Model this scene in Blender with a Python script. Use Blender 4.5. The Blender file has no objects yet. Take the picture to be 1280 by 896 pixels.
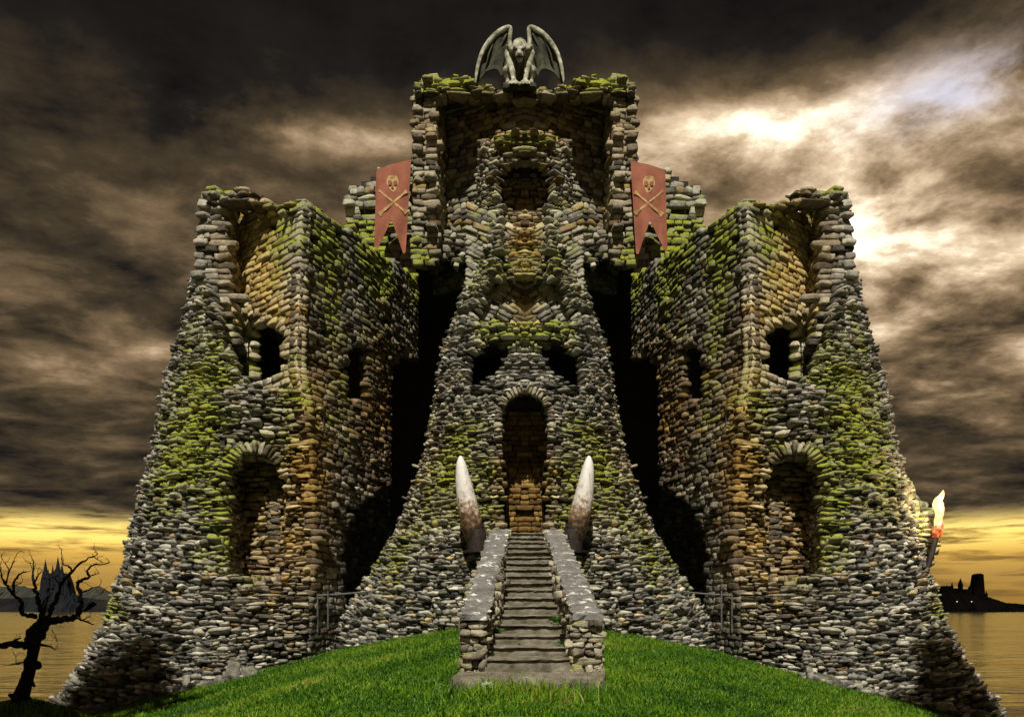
import bpy, bmesh, math, random
import numpy as np
from mathutils import Vector, Matrix

random.seed(7)
RNG = np.random.default_rng(11)
C = bpy.context.scene.collection
R = math.radians

# ------------------------------------------------------------------ camera
F = 1000.0          # focal length in pixels of a 1280 wide picture
AX, HZ, EYE = 656.0, 760.0, 1.6
sc = bpy.context.scene
cam = bpy.data.cameras.new('camera')
cam.sensor_width = 36.0
cam.lens = 36.0 * F / 1280.0
cam.shift_x = -(AX - 640.0) / 1280.0
cam.shift_y = (HZ - 448.0) / 1280.0
cam.clip_start = 0.1
cam.clip_end = 20000
co = bpy.data.objects.new('camera', cam)
C.objects.link(co)
co.location = (0, 0, EYE)
co.rotation_euler = (R(90), 0, 0)
sc.camera = co
sc.view_settings.view_transform = 'Standard'
sc.view_settings.look = 'None'
sc.view_settings.gamma = 1
sc.view_settings.exposure = 0.12

def P(px, py, Y):
    return ((px - AX) / F * Y, Y, EYE + (HZ - py) / F * Y)
def WX(px, Y):
    return (px - AX) / F * Y
def WZ(py, Y):
    return EYE + (HZ - py) / F * Y
def proj(X, Y, Z):
    return AX + F * X / Y, HZ - F * (Z - EYE) / Y

# ------------------------------------------------------------------ objects
def tag(o, label, cat, group=None):
    o['label'] = label
    o['category'] = cat
    if group:
        o['group'] = group
    return o
def thing(name, label, cat, loc=(0, 0, 0), group=None):
    o = bpy.data.objects.new(name, None)
    o.empty_display_size = 0.3
    C.objects.link(o)
    o.location = loc
    return tag(o, label, cat, group)
def mesh_obj(name, V, Fc, mats, parent=None, attrs=None, matidx=None, smooth=False, loc=None):
    """V world-space verts; a parented mesh keeps its world place."""
    me = bpy.data.meshes.new(name)
    V = np.asarray(V, dtype=np.float64)
    off = np.zeros(3)
    if parent is not None:
        q_ = parent
        while q_ is not None: off = off + np.array(q_.location); q_ = q_.parent
    elif loc is not None:
        off = np.array(loc)
    V = V - off
    if isinstance(Fc, np.ndarray) and Fc.ndim == 2:
        k = Fc.shape[1]
        me.vertices.add(len(V)); me.vertices.foreach_set('co', V.astype(np.float32).ravel())
        me.loops.add(Fc.size); me.loops.foreach_set('vertex_index', Fc.astype(np.int32).ravel())
        me.polygons.add(len(Fc))
        me.polygons.foreach_set('loop_start', np.arange(0, Fc.size, k, dtype=np.int32))
        try:
            me.polygons.foreach_set('loop_total', np.full(len(Fc), k, dtype=np.int32))
        except Exception:
            pass
        me.update(calc_edges=True)
    else:
        me.from_pydata([tuple(v) for v in V], [], [tuple(f) for f in Fc])
        me.update()
    for m in (mats if isinstance(mats, (list, tuple)) else [mats]):
        me.materials.append(m)
    if matidx is not None:
        me.polygons.foreach_set('material_index', np.asarray(matidx, dtype=np.int32))
    if smooth:
        me.polygons.foreach_set('use_smooth', np.ones(len(me.polygons), dtype=bool))
    if attrs is not None:
        a = me.color_attributes.new('stone', 'FLOAT_COLOR', 'POINT')
        a.data.foreach_set('color', np.asarray(attrs, dtype=np.float32).ravel())
    me.validate()
    o = bpy.data.objects.new(name, me)
    C.objects.link(o)
    if parent is not None:
        o.parent = parent
    elif loc is not None:
        o.location = loc
    return o

class G:
    """Collects simple geometry for one mesh."""
    def __init__(s): s.v = []; s.f = []; s.m = []
    def add(s, v, f, m=0):
        n = len(s.v); s.v += [tuple(p) for p in v]
        s.f += [tuple(i + n for i in q) for q in f]; s.m += [m] * len(f)
        return s
    def build(s, name, mats, parent=None, smooth=False, loc=None):
        return mesh_obj(name, np.array(s.v), s.f, mats, parent, matidx=s.m, smooth=smooth, loc=loc)
    def box(s, a, b, m=0):
        (x0, y0, z0), (x1, y1, z1) = a, b
        return s.add([(x0,y0,z0),(x1,y0,z0),(x1,y1,z0),(x0,y1,z0),(x0,y0,z1),(x1,y0,z1),(x1,y1,z1),(x0,y1,z1)],
                     [(3,2,1,0),(4,5,6,7),(0,1,5,4),(1,2,6,5),(2,3,7,6),(3,0,4,7)], m)
    def tube(s, pts, rad, seg=8, m=0, knob=0.0, rs=None, cap=True):
        rs = rs or random
        pts = [Vector(p) for p in pts]
        n = len(pts); rings = []
        t0 = (pts[1] - pts[0]).normalized()
        u = t0.orthogonal().normalized()
        for i, p in enumerate(pts):
            t = (pts[min(i+1, n-1)] - pts[max(i-1, 0)]).normalized()
            u = (u - t * u.dot(t)).normalized(); w = t.cross(u)
            ring = []
            for k in range(seg):
                a = 2*math.pi*k/seg
                r = rad[i] * (1 + knob * (rs.random() - .5) * 2)
                ring.append(p + (u*math.cos(a) + w*math.sin(a)) * r)
            rings.append(ring)
        v = [q for r in rings for q in r]
        f = []
        for i in range(n-1):
            for k in range(seg):
                f.append((i*seg+k, i*seg+(k+1)%seg, (i+1)*seg+(k+1)%seg, (i+1)*seg+k))
        if cap:
            f.append(tuple(range(seg-1, -1, -1))); f.append(tuple((n-1)*seg+k for k in range(seg)))
        return s.add(v, f, m)

def vnoise(x, y, z, sc_=1.0, seed=0):
    """cheap smooth noise, about -1..1"""
    r = np.random.default_rng(seed)
    out = 0
    for i in range(7):
        k = r.normal(size=3) * sc_ * (1 + .35*i)
        out = out + np.sin(k[0]*x + k[1]*y + k[2]*z + r.random()*6.28) / (1 + .35*i)
    return out / 3.0

def inpoly(px, py, poly):
    px = np.asarray(px); py = np.asarray(py)
    c = np.zeros(px.shape, bool)
    n = len(poly)
    for i in range(n):
        x0, y0 = poly[i]; x1, y1 = poly[(i+1) % n]
        if y0 == y1: continue
        c ^= ((y0 > py) != (y1 > py)) & (px < (x1-x0)*(py-y0)/(y1-y0)+x0)
    return c

# ------------------------------------------------------------------ materials
def newmat(name):
    m = bpy.data.materials.new(name); m.use_nodes = True
    nt = m.node_tree; b = nt.nodes['Principled BSDF']
    return m, nt, b
def N(nt, typ, **kw):
    n = nt.nodes.new(typ)
    for k, v in kw.items():
        if k in n.inputs.keys() if hasattr(n.inputs, 'keys') else False: n.inputs[k].default_value = v
        else: setattr(n, k, v)
    return n
def noise(nt, scale, detail=4, rough=.55, vec=None, dist=0):
    n = nt.nodes.new('ShaderNodeTexNoise')
    n.inputs['Scale'].default_value = scale; n.inputs['Detail'].default_value = detail
    n.inputs['Roughness'].default_value = rough; n.inputs['Distortion'].default_value = dist
    if vec is not None: nt.links.new(vec, n.inputs['Vector'])
    return n.outputs['Fac']
def ramp(nt, fac, stops, interp='LINEAR'):
    r = nt.nodes.new('ShaderNodeValToRGB'); r.color_ramp.interpolation = interp
    e = r.color_ramp.elements
    while len(e) < len(stops): e.new(.5)
    for i, (p, c) in enumerate(stops):
        e[i].position = p
        e[i].color = (c, c, c, 1) if isinstance(c, (int, float)) else (*c, 1)
    nt.links.new(fac, r.inputs['Fac'])
    return r.outputs['Color']
def mixc(nt, fac, a, b, mode='MIX'):
    m = nt.nodes.new('ShaderNodeMix'); m.data_type = 'RGBA'; m.blend_type = mode
    for s, v in ((m.inputs[0], fac), (m.inputs[6], a), (m.inputs[7], b)):
        if hasattr(v, 'is_linked') or hasattr(v, 'links'): nt.links.new(v, s)
        elif isinstance(v, (int, float)): s.default_value = v
        else: s.default_value = (*v, 1)
    return m.outputs[2]
def mth(nt, op, a, b=None, c=None, clamp=False):
    m = nt.nodes.new('ShaderNodeMath'); m.operation = op; m.use_clamp = clamp
    for i, v in enumerate((a, b, c)):
        if v is None: continue
        if hasattr(v, 'links'): nt.links.new(v, m.inputs[i])
        else: m.inputs[i].default_value = v
    return m.outputs[0]
def bump(nt, b, h, strength=.5, dist=.02):
    n = nt.nodes.new('ShaderNodeBump'); n.inputs['Strength'].default_value = strength
    n.inputs['Distance'].default_value = dist
    nt.links.new(h, n.inputs['Height']); nt.links.new(n.outputs['Normal'], b.inputs['Normal'])
def objco(nt):
    return nt.nodes.new('ShaderNodeTexCoord').outputs['Object']
def seprgb(nt, col):
    s = nt.nodes.new('ShaderNodeSeparateColor'); nt.links.new(col, s.inputs[0])
    return s.outputs

def mat_stone(name, k=1.0):
    """attribute 'stone': R random tone, G moss, B iron stain, A second random"""
    m, nt, b = newmat(name)
    at = nt.nodes.new('ShaderNodeAttribute'); at.attribute_name = 'stone'
    r, g, bl = seprgb(nt, at.outputs['Color'])[:3]
    oc = objco(nt)
    n1 = noise(nt, 5, 6, .65, oc); n2 = noise(nt, 26, 5, .7, oc); n3 = noise(nt, 1.1, 4, .6, oc); n4 = noise(nt, 2.2, 5, .62, oc)
    t = mth(nt, 'ADD', mth(nt, 'MULTIPLY', r, .75), mth(nt, 'MULTIPLY', mth(nt, 'SUBTRACT', n1, .5), .9))
    t = mth(nt, 'ADD', t, .12)
    grey = ramp(nt, t, [(0, (.028*k, .028*k, .025*k)), (.28, (.098*k, .096*k, .086*k)), (.5, (.225*k, .218*k, .19*k)), (.75, (.43*k, .415*k, .345*k)), (1, (.68*k, .66*k, .55*k))])
    och = ramp(nt, t, [(0, (.06, .032, .010)), (.4, (.24, .14, .034)), (.75, (.47, .32, .09)), (1, (.66, .50, .20))])
    c = mixc(nt, mth(nt, 'MULTIPLY', bl, mth(nt, 'ADD', .45, mth(nt, 'MULTIPLY', n3, .9)), clamp=True), grey, och)
    # lichen specks
    lic = ramp(nt, n2, [(.60, 0), (.68, 1)])
    c = mixc(nt, mth(nt, 'MULTIPLY', lic, .45), c, (.42, .42, .36))
    # moss grows on upward sides and where it has spread
    geo = nt.nodes.new('ShaderNodeNewGeometry')
    sx = nt.nodes.new('ShaderNodeSeparateXYZ'); nt.links.new(geo.outputs['Normal'], sx.inputs[0])
    up = mth(nt, 'MULTIPLY', mth(nt, 'ADD', sx.outputs['Z'], .15), .75)
    mo = mth(nt, 'MULTIPLY', g, mth(nt, 'ADD', up, .40))
    mo = mth(nt, 'ADD', mo, mth(nt, 'ADD', mth(nt, 'MULTIPLY', mth(nt, 'SUBTRACT', n1, .5), .7), mth(nt, 'MULTIPLY', mth(nt, 'SUBTRACT', n4, .5), 1.1)))
    mf = ramp(nt, mo, [(.22, 0), (.62, 1)])
    moc = ramp(nt, n2, [(.3, (.035, .05, .006)), (.45, (.17, .21, .014)), (.62, (.42, .46, .04))])
    c = mixc(nt, mf, c, moc)
    nt.links.new(c, b.inputs['Base Color'])
    b.inputs['Roughness'].default_value = .9
    b.inputs['Specular IOR Level'].default_value = .25
    h = mth(nt, 'ADD', n2, mth(nt, 'MULTIPLY', n1, 1.2))
    bump(nt, b, h, .9, .035)
    return m
M = {}
M['stone'] = mat_stone('ruin_stone')
def simple(name, stops, scale=4, detail=5, rough=.9, bs=.6, bd=.02, bscale=None, spec=.3, metal=0):
    m, nt, b = newmat(name); oc = objco(nt)
    f = noise(nt, scale, detail, .65, oc)
    nt.links.new(ramp(nt, f, stops), b.inputs['Base Color'])
    b.inputs['Roughness'].default_value = rough; b.inputs['Metallic'].default_value = metal
    b.inputs['Specular IOR Level'].default_value = spec
    if bs: bump(nt, b, noise(nt, bscale or scale*4, 5, .7, oc), bs, bd)
    return m
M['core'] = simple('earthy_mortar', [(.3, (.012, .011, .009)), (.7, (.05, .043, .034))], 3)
M['iron'] = simple('blackened_iron', [(.3, (.012, .011, .010)), (.7, (.04, .03, .024))], 9, rough=.6, bs=.4)
M['rail'] = simple('grey_steel', [(.3, (.10, .10, .10)), (.7, (.2, .19, .18))], 9, rough=.5, bs=.2, metal=.5)
M['step'] = simple('worn_step_stone', [(.28, (.05, .042, .028)), (.45, (.13, .118, .085)), (.6, (.20, .185, .145)), (.78, (.34, .32, .26))], 3.2, 8, bs=.8, bd=.02, bscale=16)
m, nt, b = newmat('coping_stone'); oc = objco(nt)
c = ramp(nt, noise(nt, 3, 7, .7, oc), [(.3, (.07, .07, .065)), (.55, (.17, .165, .155)), (.75, (.27, .26, .24))])
lf = ramp(nt, noise(nt, 3.4, 6, .6, oc, .4), [(.585, 0), (.625, 1)])
c = mixc(nt, lf, c, (.66, .66, .64)); nt.links.new(c, b.inputs['Base Color']); b.inputs['Roughness'].default_value = .9
bump(nt, b, noise(nt, 14, 6, .7, oc), .7, .03); M['coping'] = m
M['bark'] = simple('gnarled_bark', [(.42, (.003, .0027, .0027)), (.60, (.010, .008, .006)), (.70, (.17, .12, .095))], 13, 6, bs=1, bd=.08, bscale=16)
M['far_rock'] = simple('dark_slate_rock', [(.3, (.013, .015, .018)), (.7, (.020, .022, .026))], .02, bs=0, spec=0)
M['far_hill'] = simple('grey_hill_rock', [(.3, (.035, .036, .030)), (.7, (.055, .053, .043))], .02, bs=0, spec=0)
M['far_shore'] = simple('dark_shore', [(.3, (.010, .010, .011)), (.7, (.020, .019, .019))], .02, bs=0, spec=0)
M['black_rock'] = simple('black_headland_rock', [(.3, (.0015, .0014, .0012)), (.7, (.004, .0035, .003))], .03, bs=0, spec=0)
M['gargoyle'] = simple('weathered_statue_stone', [(.30, (.05, .052, .035)), (.48, (.26, .26, .19)), (.66, (.55, .54, .44))], 3.0, 6, bs=.6, bd=.03, bscale=14)
M['wing'] = simple('dark_statue_stone', [(.35, (.012, .013, .008)), (.62, (.06, .062, .036)), (.8, (.14, .14, .085))], 2.2, 6, bs=.6, bd=.03, bscale=12)
m, nt, b = newmat('red_banner_cloth'); oc = objco(nt)
c = ramp(nt, noise(nt, 1.3, 5, .6, oc), [(.3, (.20, .058, .030)), (.7, (.36, .125, .07))])
nt.links.new(c, b.inputs['Base Color']); b.inputs['Roughness'].default_value = .85
w = nt.nodes.new('ShaderNodeTexWave'); w.inputs['Scale'].default_value = 14; nt.links.new(oc, w.inputs['Vector'])
bump(nt, b, w.outputs['Fac'], .15, .01); M['banner'] = m
M['gold'] = simple('faded_gold_print', [(.35, (.28, .16, .065)), (.65, (.58, .40, .19))], 5, bs=0)
M['moss_leaf'] = simple('fern_leaf', [(.3, (.03, .085, .008)), (.7, (.10, .23, .03))], 8, bs=0, rough=.6)
M['dead_leaf'] = simple('dead_leaf', [(.3, (.18, .075, .03)), (.7, (.36, .2, .11))], 9, bs=0, rough=.8)
M['pale_leaf'] = simple('pale_leaf', [(.3, (.20, .28, .12)), (.7, (.34, .42, .24))], 8, bs=0, rough=.6)
# ivory
m, nt, b = newmat('stained_ivory')
tc = nt.nodes.new('ShaderNodeTexCoord'); sx = nt.nodes.new('ShaderNodeSeparateXYZ')
nt.links.new(tc.outputs['Generated'], sx.inputs[0])
n1 = noise(nt, 7, 6, .65, tc.outputs['Object'])
gz = mth(nt, 'ADD', sx.outputs['Z'], mth(nt, 'MULTIPLY', mth(nt, 'SUBTRACT', n1, .5), 1.0))
c = ramp(nt, gz, [(.10, (.02, .013, .008)), (.25, (.10, .055, .026)), (.36, (.26, .17, .10)), (.46, (.52, .47, .41)), (.58, (.64, .62, .58)), (.95, (.74, .73, .71))])
nt.links.new(c, b.inputs['Base Color']); b.inputs['Roughness'].default_value = .42
mpv = nt.nodes.new('ShaderNodeMapping'); mpv.inputs['Scale'].default_value = (14, 14, 2.2); nt.links.new(tc.outputs['Object'], mpv.inputs['Vector'])
gr = noise(nt, 1.0, 6, .7, mpv.outputs['Vector'], .6)
c2 = mixc(nt, ramp(nt, gr, [(.56, 0), (.66, .75)]), c, (.16, .10, .05)); nt.links.new(c2, b.inputs['Base Color'])
bump(nt, b, mth(nt, 'ADD', gr, noise(nt, 16, 5, .7, tc.outputs['Object'])), .6, .03); M['ivory'] = m
# flame and ember
def emit(name, stops, strength, scale=3):
    m, nt, b = newmat(name); oc = objco(nt)
    b.inputs['Base Color'].default_value = (.02, .01, .005, 1)
    nt.links.new(ramp(nt, noise(nt, scale, 3, .5, oc), stops), b.inputs['Emission Color'])
    b.inputs['Emission Strength'].default_value = strength
    return m
M['flame'] = emit('flame', [(.32, (1, .50, .08)), (.48, (1, .80, .28)), (.64, (1, .95, .62))], 1.9, 4)
nt = M['flame'].node_tree; b = nt.nodes['Principled BSDF']
lw = nt.nodes.new('ShaderNodeLayerWeight'); lw.inputs['Blend'].default_value = .5
tr = nt.nodes.new('ShaderNodeBsdfTransparent'); mx = nt.nodes.new('ShaderNodeMixShader')
nt.links.new(ramp(nt, lw.outputs['Facing'], [(.35, 0), (.95, 1)]), mx.inputs[0]); nt.links.new(b.outputs[0], mx.inputs[1]); nt.links.new(tr.outputs[0], mx.inputs[2])
nt.links.new(mx.outputs[0], nt.nodes['Material Output'].inputs['Surface'])
M['ember'] = emit('ember_wrap', [(.35, (.25, .02, .005)), (.5, (.8, .16, .03)), (.65, (1, .42, .10))], 1.0, 7)
M['lit'] = emit('lit_window', [(.3, (1, .7, .3)), (.7, (1, .8, .4))], 1.2)
# grass
m, nt, b = newmat('grass_blades')
at = nt.nodes.new('ShaderNodeAttribute'); at.attribute_name = 'stone'
r, g, bl = seprgb(nt, at.outputs['Color'])[:3]
c = ramp(nt, r, [(0, (.012, .042, .003)), (.40, (.040, .120, .004)), (.75, (.125, .235, .008)), (.92, (.20, .25, .018)), (1, (.24, .22, .07))])
nt.links.new(c, b.inputs['Base Color']); b.inputs['Roughness'].default_value = .55
b.inputs['Specular IOR Level'].default_value = .2; M['grass'] = m
m, nt, b = newmat('turf'); oc = objco(nt)
n1 = noise(nt, .8, 6, .65, oc); n2 = noise(nt, 9, 6, .7, oc)
c = ramp(nt, mth(nt, 'ADD', mth(nt, 'MULTIPLY', n1, .6), mth(nt, 'MULTIPLY', n2, .4)), [(.32, (.02, .03, .006)), (.5, (.03, .085, .006)), (.68, (.06, .14, .01))])
nt.links.new(c, b.inputs['Base Color']); b.inputs['Roughness'].default_value = .95
bump(nt, b, n2, .8, .05); M['turf'] = m
# water
m, nt, b = newmat('lake_water'); oc = objco(nt)
b.inputs['Base Color'].default_value = (.045, .027, .010, 1); b.inputs['Roughness'].default_value = .12
b.inputs['IOR'].default_value = 1.33; b.inputs['Specular IOR Level'].default_value = .6
mp = nt.nodes.new('ShaderNodeMapping'); mp.inputs['Scale'].default_value = (.16, .55, 1); nt.links.new(oc, mp.inputs['Vector'])
h1 = noise(nt, 1.0, 5, .62, mp.outputs['Vector'], .6)
def wv(sx_, sy_):
    q_ = nt.nodes.new('ShaderNodeMapping'); q_.inputs['Scale'].default_value = (sx_, sy_, 1); nt.links.new(oc, q_.inputs['Vector']); return noise(nt, 1.0, 4, .6, q_.outputs['Vector'], .4)
h2 = mth(nt, 'ADD', mth(nt, 'MULTIPLY', wv(.035, .16), 3.5), mth(nt, 'MULTIPLY', wv(.006, .035), 14))
bump(nt, b, mth(nt, 'ADD', mth(nt, 'MULTIPLY', h1, .7), h2), 1.0, .075); M['water'] = m

# ------------------------------------------------------------------ stone masonry
def make_proto(k, rng, ashlar=False):
    pts = {}; V = []; Fq = []
    lin = np.linspace(-1, 1, k)
    def vid(i, j, l):
        key = (i, j, l)
        if key not in pts:
            pts[key] = len(V); V.append((lin[i], lin[j], lin[l]))
        return pts[key]
    n = k-1
    for a in range(n):
        for c_ in range(n):
            Fq.append((vid(a,c_,0), vid(a,c_+1,0), vid(a+1,c_+1,0), vid(a+1,c_,0)))
            Fq.append((vid(a,c_,n), vid(a+1,c_,n), vid(a+1,c_+1,n), vid(a,c_+1,n)))
            Fq.append((vid(a,0,c_), vid(a+1,0,c_), vid(a+1,0,c_+1), vid(a,0,c_+1)))
            Fq.append((vid(a,n,c_), vid(a,n,c_+1), vid(a+1,n,c_+1), vid(a+1,n,c_)))
            Fq.append((vid(0,a,c_), vid(0,a,c_+1), vid(0,a+1,c_+1), vid(0,a+1,c_)))
            Fq.append((vid(n,a,c_), vid(n,a+1,c_), vid(n,a+1,c_+1), vid(n,a,c_+1)))
    V = np.array(V)
    p = 16 if ashlar else rng.uniform(8, 14)
    rr = (np.abs(V)**p).sum(1)**(1/p)
    V = V / rr[:, None] * (1 + rng.normal(size=(len(V), 1))*.02)
    # chisel: random shear and knocked corners
    k_ = .3 if ashlar else 1
    V[:, 0] += V[:, 2]*rng.normal()*.16*k_
    V[:, 2] += V[:, 0]*rng.normal()*.20*k_
    V[:, 1] += V[:, 2]*rng.normal()*.12
    for _ in range(2 if ashlar else 4):
        d = rng.normal(size=3)*np.array([1,.9,1.2]); d /= np.linalg.norm(d)
        lim = rng.uniform(.95, 1.15) if ashlar else rng.uniform(.70, 1.05); e = V @ d - lim
        V -= np.clip(e, 0, None)[:, None]*d
    V += rng.normal(size=V.shape)*(.04 if ashlar else .06)
    return V*.5, np.array(Fq)
PR = [make_proto(4, np.random.default_rng(100+i)) for i in range(40)] + [make_proto(4, np.random.default_rng(300+i), True) for i in range(20)]
PV = np.stack([p[0] for p in PR]); PF = PR[0][1]

MOSS = [(300,520,80,55,.95),(345,285,45,45,.55),(450,305,70,45,1.0),(510,345,50,35,.75),(262,620,55,90,.55),(656,418,62,14,1.15),
        (585,575,45,75,.75),(656,450,60,25,.4),(250,430,45,60,.6),(150,765,22,25,.8),(420,380,70,60,.45),(360,460,25,45,.5),(600,110,80,20,.7),
        (545,110,35,40,.7),(656,180,40,14,.9),(470,225,50,30,.6),(600,300,50,60,.35),(520,720,60,60,.25),(620,370,60,40,.3),(270,240,50,18,.7)]
OCHRE = [(386,590,26,140,1.15),(325,335,38,85,1.15),(656,290,22,70,1.0),(480,520,50,100,1.0),(335,660,45,90,.8),(656,620,36,70,1.5),
         (600,150,90,45,.7),(656,380,16,30,.9),(350,420,25,60,.5),(300,300,30,30,.5),(560,600,40,60,.25),(540,250,50,80,.3)]
def field(px, py, blobs):
    q = AX - np.abs(px - AX); o = np.zeros_like(q)
    for x, y, rx, ry, a in blobs:
        o += a*np.exp(-(((q-x)/rx)**2 + ((py-y)/ry)**2))
    return o

class Masonry:
    def __init__(s, rng): s.rng = rng; s.c=[]; s.t=[]; s.n=[]; s.u=[]; s.sz=[]; s.at=[]; s.cv=[]; s.cf=[]; s.nc=0; s.grid=[]; s.pid=[]; s.ash=False
    def stones(s, c, t, n, u, size, moss=None, ochre=None, tone=None):
        c = np.asarray(c, float).reshape(-1, 3)
        if len(c) == 0: return
        px, py = proj(c[:,0], c[:,1], c[:,2])
        k = len(c)
        nz = vnoise(c[:,0], c[:,1], c[:,2], .9, 5)
        mo = field(px, py, MOSS)*(.80+.85*nz) + .08 + .22*nz if moss is None else np.full(k, moss)
        oc = field(px, py, OCHRE)*(.9+.4*vnoise(c[:,0],c[:,1],c[:,2],1.3,9)) + np.where(s.rng.random(k) < .06, .6, 0) if ochre is None else np.full(k, ochre)
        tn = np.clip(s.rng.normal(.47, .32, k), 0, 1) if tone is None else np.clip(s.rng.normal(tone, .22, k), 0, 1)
        s.c.append(c); s.t.append(np.broadcast_to(t, (k,3))); s.n.append(np.broadcast_to(n, (k,3))); s.u.append(np.broadcast_to(u, (k,3)))
        s.sz.append(np.broadcast_to(size, (k,3)))
        s.pid.append(s.rng.integers(40, 60, k) if s.ash else s.rng.integers(0, 40, k))
        s.at.append(np.stack([tn, np.clip(mo,0,1.3), np.clip(oc,0,1.3), s.rng.random(k)], 1))
    def wall(s, poly, z0, z1, keep=None, disp=None, h=(.12,.20), l=.36, rough=1.0, depth=.42, core=True, inset=.15, moss=None, ochre=None, tone=None, gap=.93, ash=False, tilt=0.0, rim=.30):
        """poly(z) -> points (X, Y), left to right as seen from outside"""
        rng = s.rng; s.ash = ash
        z = z0
        def at(zz, fr):
            p = poly(zz); d = np.r_[0, np.cumsum(np.hypot(*np.diff(p, axis=0).T))]
            q = fr*d[-1]
            return np.stack([np.interp(q, d, p[:,0]), np.interp(q, d, p[:,1])], 1), d[-1]
        def frame(zz, fr):
            a, L = at(zz, fr); e = 1e-2
            b1, _ = at(zz, np.clip(fr+e, 0, 1)); b0, _ = at(zz, np.clip(fr-e, 0, 1))
            t = np.c_[b1-b0, np.zeros(len(fr))]; t /= np.linalg.norm(t, axis=1)[:,None]
            up, _ = at(zz+.2, fr)
            w = np.c_[up-a, np.full(len(fr), .2)]; w /= np.linalg.norm(w, axis=1)[:,None]
            n = np.cross(t, w); n /= np.linalg.norm(n, axis=1)[:,None]
            return np.c_[a, np.full(len(fr), zz)], t, n, L
        while z < z1:
            hh = rng.uniform(*h); zc = z + hh/2
            _, L = at(zc, np.array([0.]))
            ll = []
            tot = 0
            while tot < L:
                q = l*math.exp(rng.normal(0, .38)); ll.append(q); tot += q
            ll = np.array(ll)*L/tot
            s0 = (np.cumsum(ll)-ll/2)/L
            c, t, n, _ = frame(zc, s0)
            k = len(c)
            low = vnoise(c[:,0], c[:,1], c[:,2], .55, 21)
            c = c.copy()
            c[:,2] += .10*rough*vnoise(c[:,0]*1., c[:,1]*1., c[:,2]*.4, 1.1, 3) + rng.normal(0, .018*rough, k)
            c[:,2] += tilt*np.abs(c[:,0])
            px, py = proj(c[:,0], c[:,1], c[:,2])
            off = .16*rough*low + rng.normal(0, .055*rough, k) + np.where(rng.random(k) < .07*rough, rng.uniform(.05, .16, k), 0)
            if disp is not None: off = off + disp(px, py)
            ok = np.ones(k, bool) if keep is None else keep(px, py, c[:,0], c[:,1], c[:,2])
            if keep is not None:
                for e_ in (-.36, .36):
                    ce = c + t*(ll*e_)[:,None]; qx, qy = proj(ce[:,0], ce[:,1], ce[:,2])
                    ok &= keep(qx, qy, ce[:,0], ce[:,1], ce[:,2])
            # a few stones have fallen out
            ok &= rng.random(k) > .018*rough
            cc = c + n*(off - depth/2 + .05)[:,None]
            ang = rng.normal(0, .055*rough, k) - math.atan(tilt)
            w = np.cross(n, t)
            t2 = t*np.cos(ang)[:,None] + w*np.sin(ang)[:,None]
            y2 = rng.normal(0, .09*rough, k)
            n2 = n*np.cos(y2)[:,None] + t2*np.sin(y2)[:,None]
            t3 = t2*np.cos(y2)[:,None] - n*np.sin(y2)[:,None]
            u2 = np.cross(n2, t3); p2 = rng.normal(0, .08*rough, k)
            n3 = n2*np.cos(p2)[:,None] + u2*np.sin(p2)[:,None]; u3 = u2*np.cos(p2)[:,None] - n2*np.sin(p2)[:,None]
            hv = hh*(1 + rng.normal(0, .10*rough, k))
            size = np.stack([ll*gap*1.03, np.full(k, depth), hv*gap*1.02], 1)
            if ok.any(): s.stones(cc[ok], t3[ok], n3[ok], u3[ok], size[ok], moss, ochre, tone)
            z += hh
        s.ash = False
        if core:
            zs = np.arange(z0, z1+.01, .22); _, L = at((z0+z1)/2, np.array([0.]))
            ns = max(2, int(L/.22)); fr = np.linspace(0, 1, ns+1); gr = []
            for zz in zs:
                c, t, n, _ = frame(zz, fr)
                low = vnoise(c[:,0], c[:,1], c[:,2], .55, 21)
                px, py = proj(c[:,0], c[:,1], c[:,2])
                o = .16*rough*low - inset
                if disp is not None: o = o + disp(px, py)
                gr.append(c + n*o[:,None])
            gr = np.array(gr); nz = len(zs)
            ctr = (gr[:-1,:-1]+gr[1:,1:])/2
            px, py = proj(ctr[...,0], ctr[...,1], ctr[...,2])
            px2, py2 = proj(ctr[...,0], ctr[...,1], ctr[...,2]+rim)
            ok = np.ones(px.shape, bool) if keep is None else (keep(px, py, ctr[...,0], ctr[...,1], ctr[...,2]) & keep(px2, py2, ctr[...,0], ctr[...,1], ctr[...,2]+rim))
            if keep is not None:
                for e_ in (-7, 7): ok &= keep(px+e_, py, ctr[...,0], ctr[...,1], ctr[...,2])
            ii, jj = np.nonzero(ok)
            W = ns+1
            fq = np.stack([ii*W+jj, ii*W+jj+1, (ii+1)*W+jj+1, (ii+1)*W+jj], 1) + s.nc
            s.cv.append(gr.reshape(-1,3)); s.cf.append(fq); s.nc += gr.shape[0]*gr.shape[1]
            s.grid.append(gr.reshape(-1,3))
        return s
    def hit(s, px, py):
        g = np.concatenate(s.grid); gx, gy = proj(g[:,0], g[:,1], g[:,2])
        i = np.argmin((gx-px)**2 + (gy-py)**2)
        return g[i,1]
    def ring(s, poly, normal, size=(.42,.34,.17), out=.14, closed=False, moss=None, ochre=None, tone=None, proud=.05, Y=None):
        """stones set radially along a photo-space outline"""
        nrm = np.array(normal, float); nrm /= np.linalg.norm(nrm)
        pts = np.array([P(x, y, Y if Y else s.hit(x, y)) for x, y in poly])
        if closed: pts = np.r_[pts, pts[:1]]
        d = np.r_[0, np.cumsum(np.linalg.norm(np.diff(pts, axis=0), axis=1))]
        k = max(3, int(d[-1]/size[2])); q = (np.arange(k)+.5)/k*d[-1]
        p = np.stack([np.interp(q, d, pts[:,i]) for i in range(3)], 1)
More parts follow.
